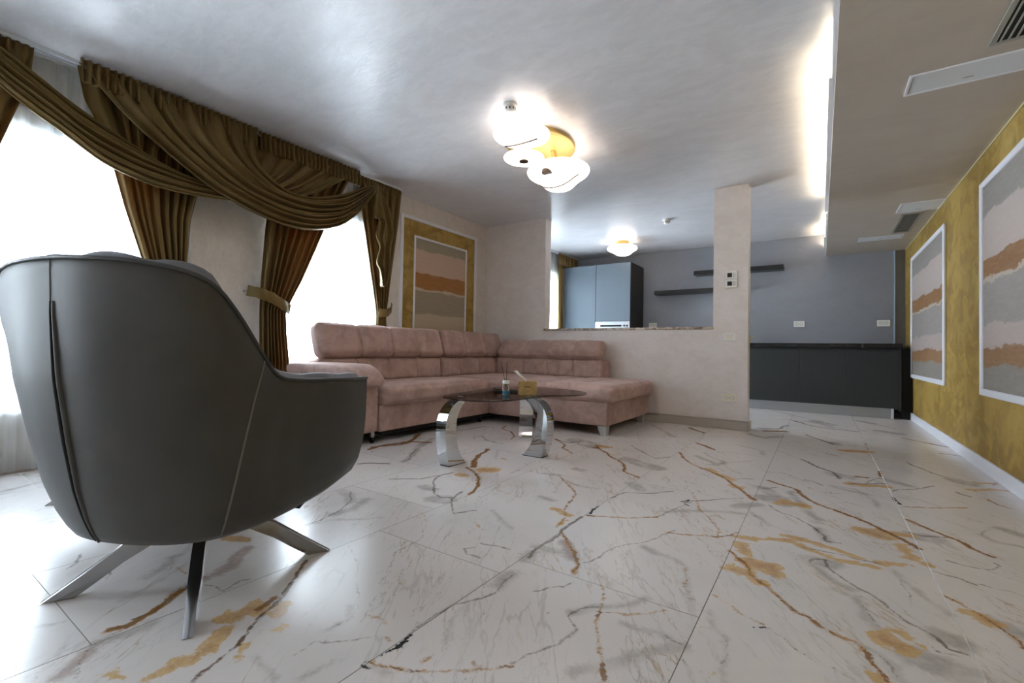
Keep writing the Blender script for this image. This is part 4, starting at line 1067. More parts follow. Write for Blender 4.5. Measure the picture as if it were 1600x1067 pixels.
# ------------------------------------------------------------------ armchairs
M_SEAM = simple('grey_seam_thread', '6d6b63', .6)
M_VOID = simple('black_zip', '050505', .9)
def shell_fn():
    top = [(.352, .362, .622), (.372, .24, .626), (.376, .10, .632), (.372, -.03, .638), (.368, -.10, .655), (.368, -.165, .725), (.368, -.24, .818), (.358, -.305, .885), (.308, -.360, .916), (.215, -.400, .931), (.11, -.424, .937), (0, -.428, .940)]
    bot = [(.262, .275), (.28, .16), (.285, .06), (.288, -.03), (.284, -.08), (.276, -.12), (.262, -.165), (.235, -.21), (.19, -.25), (.135, -.28), (.07, -.302), (0, -.31)]
    zb = [.246, .232, .222, .216, .214, .213, .213, .214, .216, .219, .223, .225]
    A = np.array([list(a) + list(b) + [z] for a, b, z in zip(top, bot, zb)])
    A2 = A[::-1][1:].copy(); A2[:, 0] *= -1; A2[:, 3] *= -1
    full = np.concatenate([A, A2]); S = smooth_len(full, 97)
    return S
SH = shell_fn(); NS = len(SH)
VZ = np.array([0, .03, .09, .2, .38, .6, .82, 1.0]); VO_side = np.array([0, .34, .60, .79, .92, .985, 1.0, 1.0]); VO_back = np.array([0, .10, .24, .42, .62, .83, .955, 1.0])
def shell_pt(i, v, inset=0.0):
    S = SH[i]; u = abs(i - (NS - 1) / 2) / ((NS - 1) / 2)
    k = min(1, max(0, (u - .25) / .4)); k = k * k * (3 - 2 * k)
    o = (1 - k) * np.interp(v, VZ, VO_back) + k * np.interp(v, VZ, VO_side)
    o += .13 * math.exp(-((u - .36) / .13) ** 2) * math.exp(-((v - .90) / .11) ** 2)
    x = S[3] + (S[0] - S[3]) * o; y = S[4] + (S[1] - S[4]) * o; z = S[5] + (S[2] - S[5]) * v
    if inset:
        c = np.array([0, .08 if y < .08 else y]); d = c - np.array([x, y]); L = np.linalg.norm(d)
        x += d[0] / L * inset; y += d[1] / L * inset
        if u > .93: y -= inset * .2
    return (x, y, z)
def make_armchair(label):
    t = thing('swivel_armchair', label, 'armchair', (-1.66, .69, 0), math.radians(18), 'grey armchairs with chrome star legs')
    vs = np.linspace(0, 1, 34)
    mb = MB(); G = []
    for i in range(NS):
        row = [shell_pt(i, v) for v in vs]
        # under-side to the middle
        und = []
        bx_, by_, bz_ = row[0]
        for q in (0, .5): und.append((bx_ * q, .02 + (by_ - .02) * q, .205))
        und.append((bx_ * .82, .02 + (by_ - .02) * .82, .207))
        rim = []
        o = row[-1]; inn = shell_pt(i, 1, .05)
        for q in (.2, .5, .8):
            rim.append((o[0] + (inn[0] - o[0]) * q, o[1] + (inn[1] - o[1]) * q, o[2] + .010 * math.sin(q * PI)))
        ins = [shell_pt(i, v, .05 + .02 * (1 - v)) for v in (1.0, .9, .75, .6, .45, .35)]
        if ins[-1][2] > .34: ins.append((ins[-1][0], ins[-1][1], .34))
        while len(ins) < 7: ins.append(ins[-1])
        G.append(und + row + rim + ins)
    mb.grid(G)
    # close the two front edges of the arms
    for i in (0, NS - 1):
        r = G[i][3:]; n = len(r)
        outer = r[:34]; inner = r[34 + 3:]
        pts = outer + r[34:37] + inner
        mb.add(pts, [tuple(range(len(pts))) if i else tuple(reversed(range(len(pts))))])
    sh = mb.build('shell', M_CHAIR, t, True, angle=62)
    # piping round the rim
    P = [Vector(shell_pt(i, 1.0)) + Vector((0, 0, .004)) for i in range(NS)]
    MB().tube(P, .0052, 8).build('piping', M_PIPING, sh, True)
    # sewn side seams and the open zip slot at the back
    for sgn in (0, 1):
        L = []
        for v in np.linspace(.02, .985, 22):
            f = np.interp(v, [0, 1], [.30, .236]) * (NS - 1)
            i = f if not sgn else (NS - 1) - f
            i0 = int(i); a = Vector(shell_pt(i0, v)); b = Vector(shell_pt(min(i0 + 1, NS - 1), v))
            L.append(a.lerp(b, i - i0))
        MB().tube(L, .0030, 6).build('seam', M_SEAM, sh, True)
    mid = (NS - 1) // 2
    L = [Vector(shell_pt(mid, v)) + Vector((0, -.0005, 0)) for v in np.linspace(0.0, .86, 26)]
    rad = [.0015 + .0065 * math.sin(PI * min(1, q / 25 * 1.0)) for q in range(26)]
    MB().tube(L, rad, 8).build('zip', M_VOID, sh, True)
    L = [Vector(shell_pt(mid, v)) + Vector((.0125 - .006 * abs(v - .45), .003, 0)) for v in np.linspace(0.0, .86, 26)]
    MB().tube(L, [.006 + .004 * math.sin(PI * q / 25) for q in range(26)], 8).build('zip_flap', M_CHAIR, sh, True)
    L = [Vector(shell_pt(mid, v)) + Vector((0, .0005, 0)) for v in np.linspace(.86, 1, 8)]
    MB().tube(L, .002, 6).build('seam', M_CHAIR, sh, True)
    # front panel under the seat and the cushions
    fp = MB(); G = []
    a0, a1 = shell_pt(0, .02), shell_pt(0, .45)
    for q in np.linspace(-1, 1, 13):
        G.append([(a0[0] * q, .10, .206), (a0[0] * q * .94, a0[1] - .045, .27), (a1[0] * .93 * q, a1[1] - .02 + .02 * (1 - q * q), .31), (a1[0] * .9 * q, a1[1] - .03 + .02 * (1 - q * q), .36), (a1[0] * .9 * q, .1, .36)])
    fp.grid(G).build('seat_frame', M_CHAIR, t, True, angle=50)
    M = T(0, .045, .405) @ rotm('X', 3)
    cushion(MB(), .60, .62, .12, .045, (0, .01, .03), [], .03, M).build('seat_cushion', M_CHAIRIN, t, True)
    # tufted back pad following the shell
    bp = MB(); GI, GO = [], []
    i0, i1 = int(NS * .30), int(NS * .70)
    for i in range(i0, i1 + 1):
        u = (i - i0) / (i1 - i0); e = min(1, math.sin(PI * u) * 4)
        ri, ro = [], []
        for v in np.linspace(.36, 1.0, 24):
            ev = min(1, (v - .36) / .1, ) ; top = math.sqrt(max(0, 1 - max(0, (v - .93) / .07) ** 2)) if v > .93 else 1
            q = abs(math.cos(u * PI * 4)) * .35 + .65; w = abs(math.cos((v - .36) / .64 * PI * 3)) * .3 + .7
            th = .055 * e * ev * top * q * w
            a = Vector(shell_pt(i, v, .052)); b = Vector(shell_pt(i, v, .052 + th))
            lift = Vector((0, 0, .030 * e * (v > .9) * (v - .9) / .1 * (.5 + .5 * abs(math.sin(u * PI * 4)))))
            ri.append(tuple(a + lift)); ro.append(tuple(b + lift))
        GI.append(ri + ro[::-1])
    bp.grid(GI, closed_v=True).build('back_cushion', M_CHAIRIN, t, True)
    # tufted arm pads along the arm tops
    for sgn in (0, 1):
        G = []
        for i in range(2, int(NS * .235)):
            k = i if not sgn else NS - 1 - i
            u = i / (NS * .235); q = .75 + .25 * abs(math.sin(u * PI * 3))
            a = Vector(shell_pt(k, 1.0, .012)); b = Vector(shell_pt(k, 1.0, .062)); lo = Vector(shell_pt(k, .72, .075))
            c = a.lerp(b, .5) + Vector((0, 0, .019 * q + .006))
            d1 = a + Vector((0, 0, .006)); 
            G.append([tuple(d1), tuple(a.lerp(b, .25) + Vector((0, 0, .017 * q + .005))), tuple(c), tuple(b + Vector((0, 0, .012))), tuple(b.lerp(lo, .5)), tuple(lo)])
        MB().grid(G).build('arm_pad', M_CHAIRIN, t, True)
    # chrome star base
    MB().lathe([(0, .155), (.045, .155), (.06, .175), (.075, .2), (.11, .206), (0, .206)], 28).build('hub', M_LEGMET, t, True, angle=40)
    for k in range(4):
        R = rotm('Z', 45 + 90 * k); hw = .0125; G = []
        # flat bar standing on edge, cut level at the floor
        pr = [(.035, .205, .165), (.10, .190, .142), (.20, .138, .083), (.26, .093, .038), (.311, .055, .0), (.345, .030, .0), (.378, .006, .0), (.384, .002, .0)]
        for r, zt, zb in pr:
            w = hw * (1.25 if r < .3 else 1.0)
            zt = max(zt, zb + .002)
            G.append([(r, -w, zb), (r, -w * 1.0, zt - .003), (r, -w * .6, zt), (r, w * .6, zt), (r, w, zt - .003), (r, w, zb)])
        m = MB().grid(G, closed_v=True, M=R)
        m.add(G[0], [tuple(range(6))], R); m.add(G[-1], [tuple(reversed(range(6)))], R)
        m.build('leg', M_LEGMET, t, True, angle=30)
    return t
ch = make_armchair('large grey-green armchair in front, seen from behind, with a slit down its back')
c2 = copy_tree(ch); c2.location = (-2.737, .897, 0)
c2['label'] = 'second grey-green armchair, hidden behind the front one except for one chrome foot'

# ------------------------------------------------------------------ corner sofa
SL = (-3.0, 3.7, 0.0)
t = thing('corner_sofa', 'large L-shaped dusty pink velvet corner sofa with tufted backrests and headrests', 'sofa', SL)
W = T(-SL[0], -SL[1], -SL[2])
def cb(name, x0, x1, y0, y1, z0, z1, mat=M_PINK, parent=None, **kw):
    rot = kw.pop('rot', None); m = W @ T((x0 + x1) / 2, (y0 + y1) / 2, (z0 + z1) / 2)
    if rot is not None: m = m @ rot
    return cushion(MB(), x1 - x0, y1 - y0, z1 - z0, M=m, **kw).build(name, mat, parent or t, True)
cb('base', -3.58, -2.835, 2.385, 4.90, .085, .295, r=.014, puff=(.004, 0, 0), step=.05)
cb('base', -2.835, -1.535, 3.785, 4.90, .085, .298, r=.014, puff=(.003, .004, 0), step=.05)
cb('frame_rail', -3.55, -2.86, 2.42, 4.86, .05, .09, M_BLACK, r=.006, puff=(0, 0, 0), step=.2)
cb('armrest', -3.58, -2.835, 2.06, 2.378, .088, .54, r=.03, puff=(.008, .004, 0), step=.04, wrinkle=.0006)
cb('seat_cushion', -3.42, -2.775, 2.385, 3.745, .293, .440, r=.055, puff=(.014, .0, .016), step=.03, wrinkle=.0012)
cb('seat_cushion', -3.42, -1.465, 3.742, 4.90, .296, .448, r=.055, puff=(.012, .012, .014), step=.03, wrinkle=.0012,
   seams=[(0, .62), (0, .30), (0, -.05)], depth=.004, sw=.01)
# backs along the window wall
tl = rotm('Y', -7)
cb('backrest', -3.585, -3.385, 2.225, 3.675, .42, .645, r=.04, puff=(.022, 0, .004), step=.03, wrinkle=.001, depth=.018, seams=[(1, -.36), (1, 0.0), (1, .36)], rot=tl)
cb('backrest', -3.585, -3.385, 3.69, 4.88, .42, .645, r=.04, puff=(.022, 0, .004), step=.03, wrinkle=.001, depth=.018, seams=[(1, -.30), (1, 0.05), (1, .36)], rot=tl)
tl2 = rotm('Y', -19)
hr = cb('headrest', -3.53, -3.385, 2.215, 3.685, .645, .945, r=.05, puff=(.02, .004, .004), step=.03, wrinkle=.0016, seams=[(1, -.33), (1, .03), (1, .38)], sw=.012, depth=.02, rot=tl2)
cb('headrest', -3.53, -3.385, 3.715, 4.80, .645, .945, r=.05, puff=(.02, .004, .004), step=.03, wrinkle=.0016, depth=.016, seams=[(1, -.20), (1, .17)], rot=tl2)
# back along the partition
tb = rotm('X', -4)
cb('backrest', -3.36, -1.955, 4.625, 4.89, .43, .645, r=.035, puff=(0, .016, .004), step=.03, wrinkle=.001, depth=.016, seams=[(0, .36), (0, .03), (0, -.3)], rot=tb)
tb2 = rotm('X', -43)
cb('headrest', -3.34, -1.96, 4.635, 4.775, .630, .868, r=.05, puff=(0, .018, .004), step=.03, wrinkle=.0016, seams=[(0, .36), (0, .03), (0, -.3)], depth=.009, rot=tb2)
# arm pad: a slab bent down over the front of the arm
mb = MB(); cushion(mb, .855, .36, .085, .035, (0, 0, .012), [], .03, None, .0008)
out = []
for (x, y, z) in mb.v:
    s = x + .4275                                  # 0 rear .. .94 front
    c0 = .575
    if s <= c0: px_, pz_ = s, z
    else:
        a = (s - c0) / .27; a = min(a, 1.12)
        Rr = .235; px_ = c0 + (Rr + z) * math.sin(a); pz_ = -Rr + (Rr + z) * math.cos(a)
    out.append((-3.575 + px_, 2.215 + y, .562 + pz_))
mb.v = [tuple(W @ Vector(p)) for p in out]
mb.build('arm_pad', M_PINK, t, True)
# feet
def foot(x, y, parent=t):
    mb = MB(); a, b = .042, .026
    P = [[(x + sx * w + dx, y + sy * w, z) for sx, sy in ((-1, -1), (1, -1), (1, 1), (-1, 1))] for w, z, dx in ((a, .09, 0), (b, .0, .012))]
    P = [[tuple(W @ Vector(p)) for p in r] for r in P]
    mb.grid(P, closed_v=True); mb.add(P[0], [(3, 2, 1, 0)]); mb.add(P[1], [(0, 1, 2, 3)])
    return mb.build('leg', M_ALUF, parent)
M_ALUF = simple('satin_silver_foot', 'b3b6b8', 0.4, 0.5)
foot(-1.595, 3.835); foot(-1.60, 4.84)
for (x, y) in [(-2.875, 2.345), (-2.875, 3.70), (-2.90, 2.14)]:
    c = MB().lathe([(0, -.009), (.020, -.009), (.023, -.004), (.023, .004), (.020, .009), (0, .009)], 20, W @ T(x, y, .024) @ rotm('X', 90)).build('caster', M_BLACKP if 'M_BLACKP' in globals() else M_DARKP, t, True, angle=40)
    MB().bbox(x - .012, x + .012, y - .016, y + .016, .047, .09, .002, W).build('caster_bracket', M_STEEL, c)
MB().bbox(-3.5, -2.90, 2.08, 2.36, .03, .088, .003, W).build('arm_underframe', M_BLACK, t)

# ------------------------------------------------------------------ coffee table
TLc = (-1.86, 2.75, 0.0)
t = thing('coffee_table', 'free-form smoked glass coffee table on three curved chrome legs', 'table', TLc)
W = T(-TLc[0], -TLc[1], 0)
gp = [(-2.06, 2.25), (-1.95, 2.195), (-1.82, 2.18), (-1.70, 2.225), (-1.62, 2.35), (-1.597, 2.50), (-1.60, 2.64), (-1.575, 2.79), (-1.48, 2.90), (-1.425, 3.05), (-1.47, 3.20), (-1.62, 3.31), (-1.85, 3.37), (-2.06, 3.37), (-2.19, 3.27), (-2.235, 3.08), (-2.20, 2.85), (-2.16, 2.60), (-2.12, 2.38)]
g2 = gp[-3:] + gp + gp[:3]; Q = cr_spline(g2, 24 * len(g2))
kk = [i for i in range(len(Q)) if 3 <= i / (len(Q) - 1) * (len(g2) - 1) < 3 + len(gp)]
Q = Q[kk]
mb = MB(); prof = [(-.004, .4195), (0, .4215), (0, .4285), (-.004, .4305)]
cxy = Q.mean(0); rings = []
for off, z in prof:
    rings.append([tuple(W @ Vector((cxy[0] + (p[0] - cxy[0]) * (1 + off * 2), cxy[1] + (p[1] - cxy[1]) * (1 + off * 2), z))) for p in Q])
mb.grid(rings, closed_v=True); n = len(Q)
mb.add(rings[0], [tuple(reversed(range(n)))]); mb.add(rings[-1], [tuple(range(n))])
mb.build('glass_top', M_TGLASS, t)
OUT = [(0, 0), (.022, .06), (.038, .13), (.046, .2), (.042, .27), (.024, .325), (-.010, .370), (-.055, .400), (-.11, .414), (-.165, .417)]
INN = [(-.155, 0), (-.112, .05), (-.082, .10), (-.062, .16), (-.054, .22), (-.058, .28), (-.076, .33), (-.106, .372), (-.14, .397), (-.175, .410)]
Oc = cr_spline(OUT, 40); Ic = cr_spline(INN, 40)
def table_leg(ox, oy, outx, outy, w):
    o = Vector((ox, oy, 0)); od = Vector((outx, outy, 0)).normalized(); wd = Vector((-od.y, od.x, 0))
    mb = MB(); G = []
    for (a, z), (b, z2) in zip(Oc, Ic):
        z = max(z, .004); z2 = max(z2, .004)
        G.append([tuple(W @ (o + od * a + wd * w / 2 + Vector((0, 0, z)))), tuple(W @ (o + od * a - wd * w / 2 + Vector((0, 0, z)))),
                  tuple(W @ (o + od * b - wd * w / 2 + Vector((0, 0, z2)))), tuple(W @ (o + od * b + wd * w / 2 + Vector((0, 0, z2))))])
    mb.grid(G, closed_v=True); mb.add(G[0], [(0, 1, 2, 3)]); mb.add(G[-1], [(3, 2, 1, 0)])
    l = mb.build('leg', M_CHROME, t, True, angle=25)
    MB().prism([tuple((W @ (o + od * a + wd * b * w / 2)).xy) for a, b in ((.001, 1), (.001, -1), (-.156, -1), (-.156, 1))], .0, .004).build('contact_shadow_pad', M_BLACK, l)  # thin black pad added as a dark contact shadow under the leg
    c = o - od * .135
    MB().lathe([(0, .4304), (.020, .4304), (.019, .4310), (0, .4310)], 24, W @ T(c.x, c.y, 0)).build('fixing_disc', M_STEEL, l, True, angle=40)
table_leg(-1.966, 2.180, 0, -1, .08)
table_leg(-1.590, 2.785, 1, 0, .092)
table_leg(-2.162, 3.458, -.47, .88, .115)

# things on the table
TZ = .4312
t = thing('reed_diffuser', 'small glass reed diffuser with blue liquid and white cap on the coffee table', 'reed diffuser', (-1.815, 2.625, TZ))
M_CLEAR = NT('clear_bottle_glass'); _g = M_CLEAR.pbsdf(Base_Color=(.95, .97, .97), Roughness=0.03, Transmission_Weight=1.0, IOR=1.2); M_CLEAR = M_CLEAR.m
MB().lathe([(0, 0), (.025, 0), (.027, .003), (.027, .062), (.024, .070), (.018, .074), (.0165, .074), (.022, .068), (.0245, .06), (.0245, .004), (0, .004)], 32).build('bottle', M_CLEAR, t, True, angle=50)
MB().lathe([(0, .0045), (.0243, .0045), (.0243, .026), (0, .026)], 28).build('liquid', simple('blue_fragrance_liquid', '1f7fa8', .1), t, True, angle=40)
MB().lathe([(.006, .074), (.0235, .074), (.024, .078), (.024, .094), (.022, .097), (.006, .097)], 32).build('cap', simple('matt_white_cap', 'e9ece8', .45), t, True, angle=40)
lab = MB(); lab.grid([[(.0274 * math.cos(a), .0274 * math.sin(a), z) for z in (.030, .056)] for a in np.linspace(math.radians(-100), math.radians(-20), 12)])
lab.build('paper_label', simple('grey_paper_label', '7e7672', .6), t, True)
M_REED = simple('dark_reed_stick', '2b1d17', .7)
for (dx, dy) in ((-.052, .012), (.026, -.03)):
    MB().tube([(dx * -.25, dy * -.25, .01), (dx, dy, .225)], .0017, 6).build('reed', M_REED, t)
t = thing('tissue_box', 'light wooden tissue box with a white tissue sticking out, on the coffee table', 'tissue box', (-1.705, 2.735, TZ), math.radians(30))
h = .062
bx = MB(); bx.bbox(-h, h, -h, -h + .006, 0, .088, .001).bbox(-h, h, h - .006, h, 0, .088, .001).bbox(-h, -h + .006, -h, h, 0, .088, .001).bbox(h - .006, h, -h, h, 0, .088, .001).bbox(-h, h, -h, h, 0, .005, .001).build('box_body', M_WOOD, t)
MB().bbox(-h, h, -h, -.012, .088, .094, .001).bbox(-h, h, .012, h, .088, .094, .001).bbox(-h, -.035, -.012, .012, .088, .094, .001).bbox(.035, h, -.012, .012, .088, .094, .001).build('box_lid', M_WOOD, t)
MB().bbox(-.022, .018, -h - .001, -h + .004, .054, .060, .0005).build('front_slot', M_DARKP, t)
G = []
for q in np.linspace(0, 1, 16):
    row = []
    for u in np.linspace(-1, 1, 14):
        row.append((-.005 - .085 * q + .012 * math.sin(u * 4) * q, .028 * u * (1 - .3 * q) + .006 * math.sin(q * 7), .085 + .078 * q ** .8 + .008 * math.sin(u * 7 + q * 4) * (1 - q * .5)))
    G.append(row)
ts = MB().grid(G); m_ts = simple('white_tissue', 'eceae8', .8)
o = ts.build('tissue', m_ts, t, True); sm = o.modifiers.new('thickness', 'SOLIDIFY'); sm.thickness = .0012
t = thing('black_tray', 'small flat black tray behind the reed diffuser on the coffee table', 'tray', (-1.935, 2.80, TZ), math.radians(34))
MB().bbox(-.085, .085, -.05, .05, 0, .006, .002).build('tray_base', M_DARKP, t)
MB().bbox(-.085, .085, -.05, -.044, .006, .014, .001).bbox(-.085, .085, .044, .05, .006, .014, .001).bbox(-.085, -.079, -.044, .044, .006, .014, .001).bbox(.079, .085, -.044, .044, .006, .014, .001).build('tray_rim', M_DARKP, t)

# ------------------------------------------------------------------ curtains
def lerp(a, b, t): return a + (b - a) * t
def drape(name, label, zs, ls, rs, folds, amp=.035, xb=XL + .125, tie=None, ztop=2.385, zbot=.012, seed=0, group=None, cat='curtain', mat=M_CURT, bulge=.0, hdr=True):
    rng = np.random.RandomState(seed); ph = rng.rand(6) * 6.28
    NU, NV = folds * 14, 90
    zz = np.concatenate([np.linspace(ztop, ztop - .12, 14)[:-1], np.linspace(ztop - .12, zbot, NV)])
    order = np.argsort(zs); zs = np.array(zs)[order]; ls = np.array(ls)[order]; rs = np.array(rs)[order]
    wmax = (rs - ls).max(); G = []
    yc0, z0 = (ls[0] + rs[0]) / 2, zbot
    for z in zz:
        l, r = np.interp(z, zs, ls), np.interp(z, zs, rs); w = r - l; row = []
        q = 1 - w / wmax
        for i in range(NU + 1):
            u = i / NU
            uu = u + .018 * math.sin(2 * PI * u * 2 + ph[0]) + .012 * math.sin(2 * PI * 3 * u + ph[1] + z)
            f = math.sin(2 * PI * folds * uu + ph[2] + .25 * math.sin(z * 2 + ph[3]))
            f2 = math.sin(2 * PI * folds * 2.0 * uu + ph[4]) * .25
            a = amp * (.75 + .25 * math.sin(2 * PI * u * 1.5 + ph[5])) * (1 - .35 * q) * min(1, .25 + min(u, 1 - u) * folds * 1.2)
            if hdr and z > ztop - .10:
                k = (ztop - z) / .10
                f = lerp(math.sin(2 * PI * folds * 2.5 * u), f, k); a = lerp(.012, a, k)
            x = xb + a * (math.copysign(abs(f) ** .8, f) + f2) + bulge * q * math.sin(PI * min(1, max(0, u)))
            row.append((x, l + w * u, z))
        G.append(row)
    yc = float((ls[-1] + rs[-1]) / 2)
    t = thing(name, label, cat, (xb, yc, 0), 0, group)
    o = MB().grid(G, M=T(-xb, -yc, 0)).build('fabric', mat, t, True, fix=False)
    sm = o.modifiers.new('thickness', 'SOLIDIFY'); sm.thickness = .0025; sm.offset = 0
    return t, xb, yc
def tieband(t, xb, yc, pts, w, name='tieback'):
    """flat band round the front of the gathered cloth; pts (x, y, z) centre line"""
    P = smooth_len(pts, 40); M = T(-xb, -yc, 0); G = []
    for i, p in enumerate(P):
        q = i / 39; s = .006 * math.sin(q * 40)
        G.append([(p[0] + .004 * (1 - h * h) + .003 * math.sin(q * 25 + h * 2), p[1] + (w / 2) * .12 * h, p[2] + h * w / 2 + s * .2) for h in (1, .97, .9, .5, 0, -.5, -.9, -.97, -1)])
    o = MB().grid(G, M=M).build(name, M_CURT2, t, True, fix=False)
    sm = o.modifiers.new('thickness', 'SOLIDIFY'); sm.thickness = .006
    return o
GRP = 'floor-length brown satin curtains'
# near-left curtain, mostly outside the frame
tA, xb, yc = drape('curtain', 'brown satin curtain at the extreme left edge, beyond the near window', [2.4, 2.2, 1.75, 1.2, 1.05, .9, 0], [.05, .05, .055, .07, .075, .07, .06], [.585, .575, .46, .34, .30, .32, .36], 6, .04, seed=1)
tieband(tA, xb, yc, [(XL + .02, .0, 1.19), (XL + .18, .08, 1.13), (XL + .20, .2, 1.08), (XL + .12, .31, 1.05)], .09)
tB, xb, yc = drape('curtain', 'brown satin curtain right of the near window, just above the armchair back', [2.4, 2.2, 2.0, 1.6, 1.29, 1.10, 1.0, .85, 0], [.762, .802, .905, 1.01, 1.107, 1.17, 1.17, 1.14, 1.08], [1.80, 1.66, 1.45, 1.375, 1.36, 1.36, 1.36, 1.37, 1.38], 8, .036, seed=2)
tieband(tB, xb, yc, [(XL + .02, 1.46, 1.19), (XL + .18, 1.38, 1.13), (XL + .21, 1.25, 1.08), (XL + .12, 1.15, 1.05)], .09)
tC, xb, yc = drape('curtain', 'brown satin curtain between the wall and the far window, tied back above the sofa arm', [2.4, 2.2, 1.96, 1.6, 1.3, 1.12, 1.02, .85, .6, 0], [1.90, 1.915, 1.915, 1.885, 1.868, 1.862, 1.862, 1.865, 1.873, 1.88], [2.70, 2.60, 2.48, 2.335, 2.21, 2.12, 2.075, 2.085, 2.115, 2.14], 8, .036, seed=5)
tieband(tC, xb, yc, [(XL + .11, 1.775, 1.165), (XL + .185, 1.83, 1.145), (XL + .205, 1.92, 1.115), (XL + .20, 2.01, 1.07), (XL + .165, 2.085, 1.04)], .082)
MB().tube([(XL + .001, 1.80, 1.17), (XL + .03, 1.80, 1.17)], .008, 12, T(-xb, -yc, 0)).build('wall_hook', M_STEEL, tC, True, angle=40)
tD, xb, yc = drape('curtain', 'brown satin curtain right of the far window, beside the framed panel', [2.4, 2.2, 2.0, 1.5, 1.14, 1.03, .9, 0], [2.76, 2.775, 2.81, 2.915, 2.992, 3.005, 2.99, 2.95], [3.295, 3.275, 3.25, 3.18, 3.133, 3.125, 3.137, 3.16], 6, .034, seed=9)
tieband(tD, xb, yc, [(XL + .175, 2.985, 1.085), (XL + .20, 3.03, 1.085), (XL + .20, 3.09, 1.10), (XL + .17, 3.15, 1.14), (XL + .10, 3.20, 1.17)], .08)

# swags: ruled folds between an upper and a lower edge
def swag(label, low, up, folds, name='curtain_swag', header=None, amp=.018, belly=.05, seed=0, rev=False):
    n = 110; A = smooth_len(low, n); B = smooth_len(up, n); nu = folds * 10
    rng = np.random.RandomState(seed); ph = rng.rand(4) * 6.28; G = []
    for i in range(nu + 1):
        u = i / nu; row = []
        for j in range(n):
            s = j / (n - 1); p = A[j] * (1 - u) + B[j] * u
            e = math.sin(PI * min(1, max(0, s))) ** .5
            uu = u + .02 * math.sin(6 * u + ph[0]) * e + .015 * math.sin(s * 5 + u * 9 + ph[1])
            f = abs(math.sin(PI * folds * uu + ph[2] * .3 + .5 * math.sin(s * 3))) ** .8 - .6
            f2 = math.sin(2 * PI * folds * 1.7 * uu + s * 4 + ph[3]) * .18
            a = amp * (.35 + .65 * e)
            row.append((p[0] + (f + f2) * a * 2 + belly * e * math.sin(PI * (u * .85 + .08)), p[1], p[2] + (f + f2) * a * .5))
        G.append(row)
    c = A.mean(0); t = thing(name, label, 'curtain swag', (float(c[0]), float(c[1]), float(c[2])), 0, 'brown satin swags over the windows'); M = T(-c[0], -c[1], -c[2])
    o = MB().grid(G, M=M).build('fabric', M_CURT2, t, True, fix=False)
    sm = o.modifiers.new('thickness', 'SOLIDIFY'); sm.thickness = .003; sm.offset = 0
    MB().tube([tuple(Vector(G[0][j]) + Vector((.004, 0, -.003))) for j in range(n)], .0055, 8, M).build('hem', M_CURT2, o, True)
    MB().tube([tuple(Vector(G[-1][j]) + Vector((.004, 0, .003))) for j in range(n)], .0045, 8, M).build('hem', M_CURT2, o, True)
    if header:
        y0, y1, x0 = header; G = []; nn = int((y1 - y0) / .0042)
        for i in range(nn + 1):
            y = y0 + (y1 - y0) * i / nn; w = 2 * PI * (y - y0) / .038
            row = []
            for z, am in ((2.398, .010), (2.390, .018), (2.375, .015), (2.35, .021), (2.325, .021), (2.30, .021), (2.275, .018), (2.25, .010)):
                f = math.sin(w + .5 * math.sin(y * 41) + (z * 6 if z < 2.37 else 0)); f = math.copysign(abs(f) ** .7, f)
                row.append((x0 + am * f + (2.402 - z) * .12, y + .003 * math.cos(w), z - (.004 * abs(math.sin(w * .5)) if z > 2.39 else 0)))
            G.append(row)
        o = MB().grid(G, M=M).build('gathered_header', M_CURT2, t, True, fix=False)
        sm = o.modifiers.new('thickness', 'SOLIDIFY'); sm.thickness = .002
    return t, M
KX = XL + .22
# swag running from the left knot up to the header over the far window (behind)
low1 = [(-3.598, 0.199, 2.3), (-3.563, 0.363, 2.181), (-3.538, 0.448, 2.074), (-3.528, 0.565, 1.988), (-3.518, 0.691, 1.912), (-3.508, 0.857, 1.808), (-3.508, 1.01, 1.761), (-3.518, 1.145, 1.746), (-3.528, 1.329, 1.751), (-3.543, 1.536, 1.779), (-3.558, 1.866, 1.859), (-3.568, 2.201, 2.019), (-3.588, 2.442, 2.184), (-3.603, 2.702, 2.38)]
up1 = [(-3.598, 0.199, 2.35), (-3.578, 0.36, 2.312), (-3.558, 0.445, 2.257), (-3.558, 0.564, 2.186), (-3.558, 0.693, 2.103), (-3.563, 0.832, 2.034), (-3.568, 0.987, 1.967), (-3.578, 1.158, 1.903), (-3.588, 1.346, 1.873), (-3.598, 1.531, 1.913), (-3.603, 1.67, 2.042), (-3.608, 1.749, 2.217), (-3.608, 1.789, 2.365)]
swag('brown satin swag sweeping in from the left photo edge, passing behind the other swag', low1, up1, 5, header=(1.79, 2.71, XL + .187), amp=.030, belly=.02, seed=3)
low2 = [(-3.575, 0.755, 2.365), (-3.535, 0.982, 2.112), (-3.495, 1.317, 1.872), (-3.475, 1.509, 1.782), (-3.465, 1.727, 1.713), (-3.455, 1.916, 1.68), (-3.455, 2.095, 1.686), (-3.455, 2.295, 1.737), (-3.465, 2.456, 1.82), (-3.485, 2.633, 1.977), (-3.505, 2.76, 2.123), (-3.525, 2.839, 2.231)]
up2 = [(-3.57, 1.753, 2.365), (-3.545, 1.726, 2.215), (-3.525, 1.767, 2.093), (-3.51, 1.864, 2.006), (-3.505, 1.983, 1.952), (-3.495, 2.14, 1.956), (-3.495, 2.314, 2.01), (-3.505, 2.51, 2.097), (-3.52, 2.693, 2.206), (-3.53, 2.839, 2.275)]
t2, M2 = swag('front brown satin swag fanning from the ceiling down to the knot by the far curtain', low2, up2, 7, header=(.757, 1.768, XL + .215), amp=.036, belly=.04, seed=4)
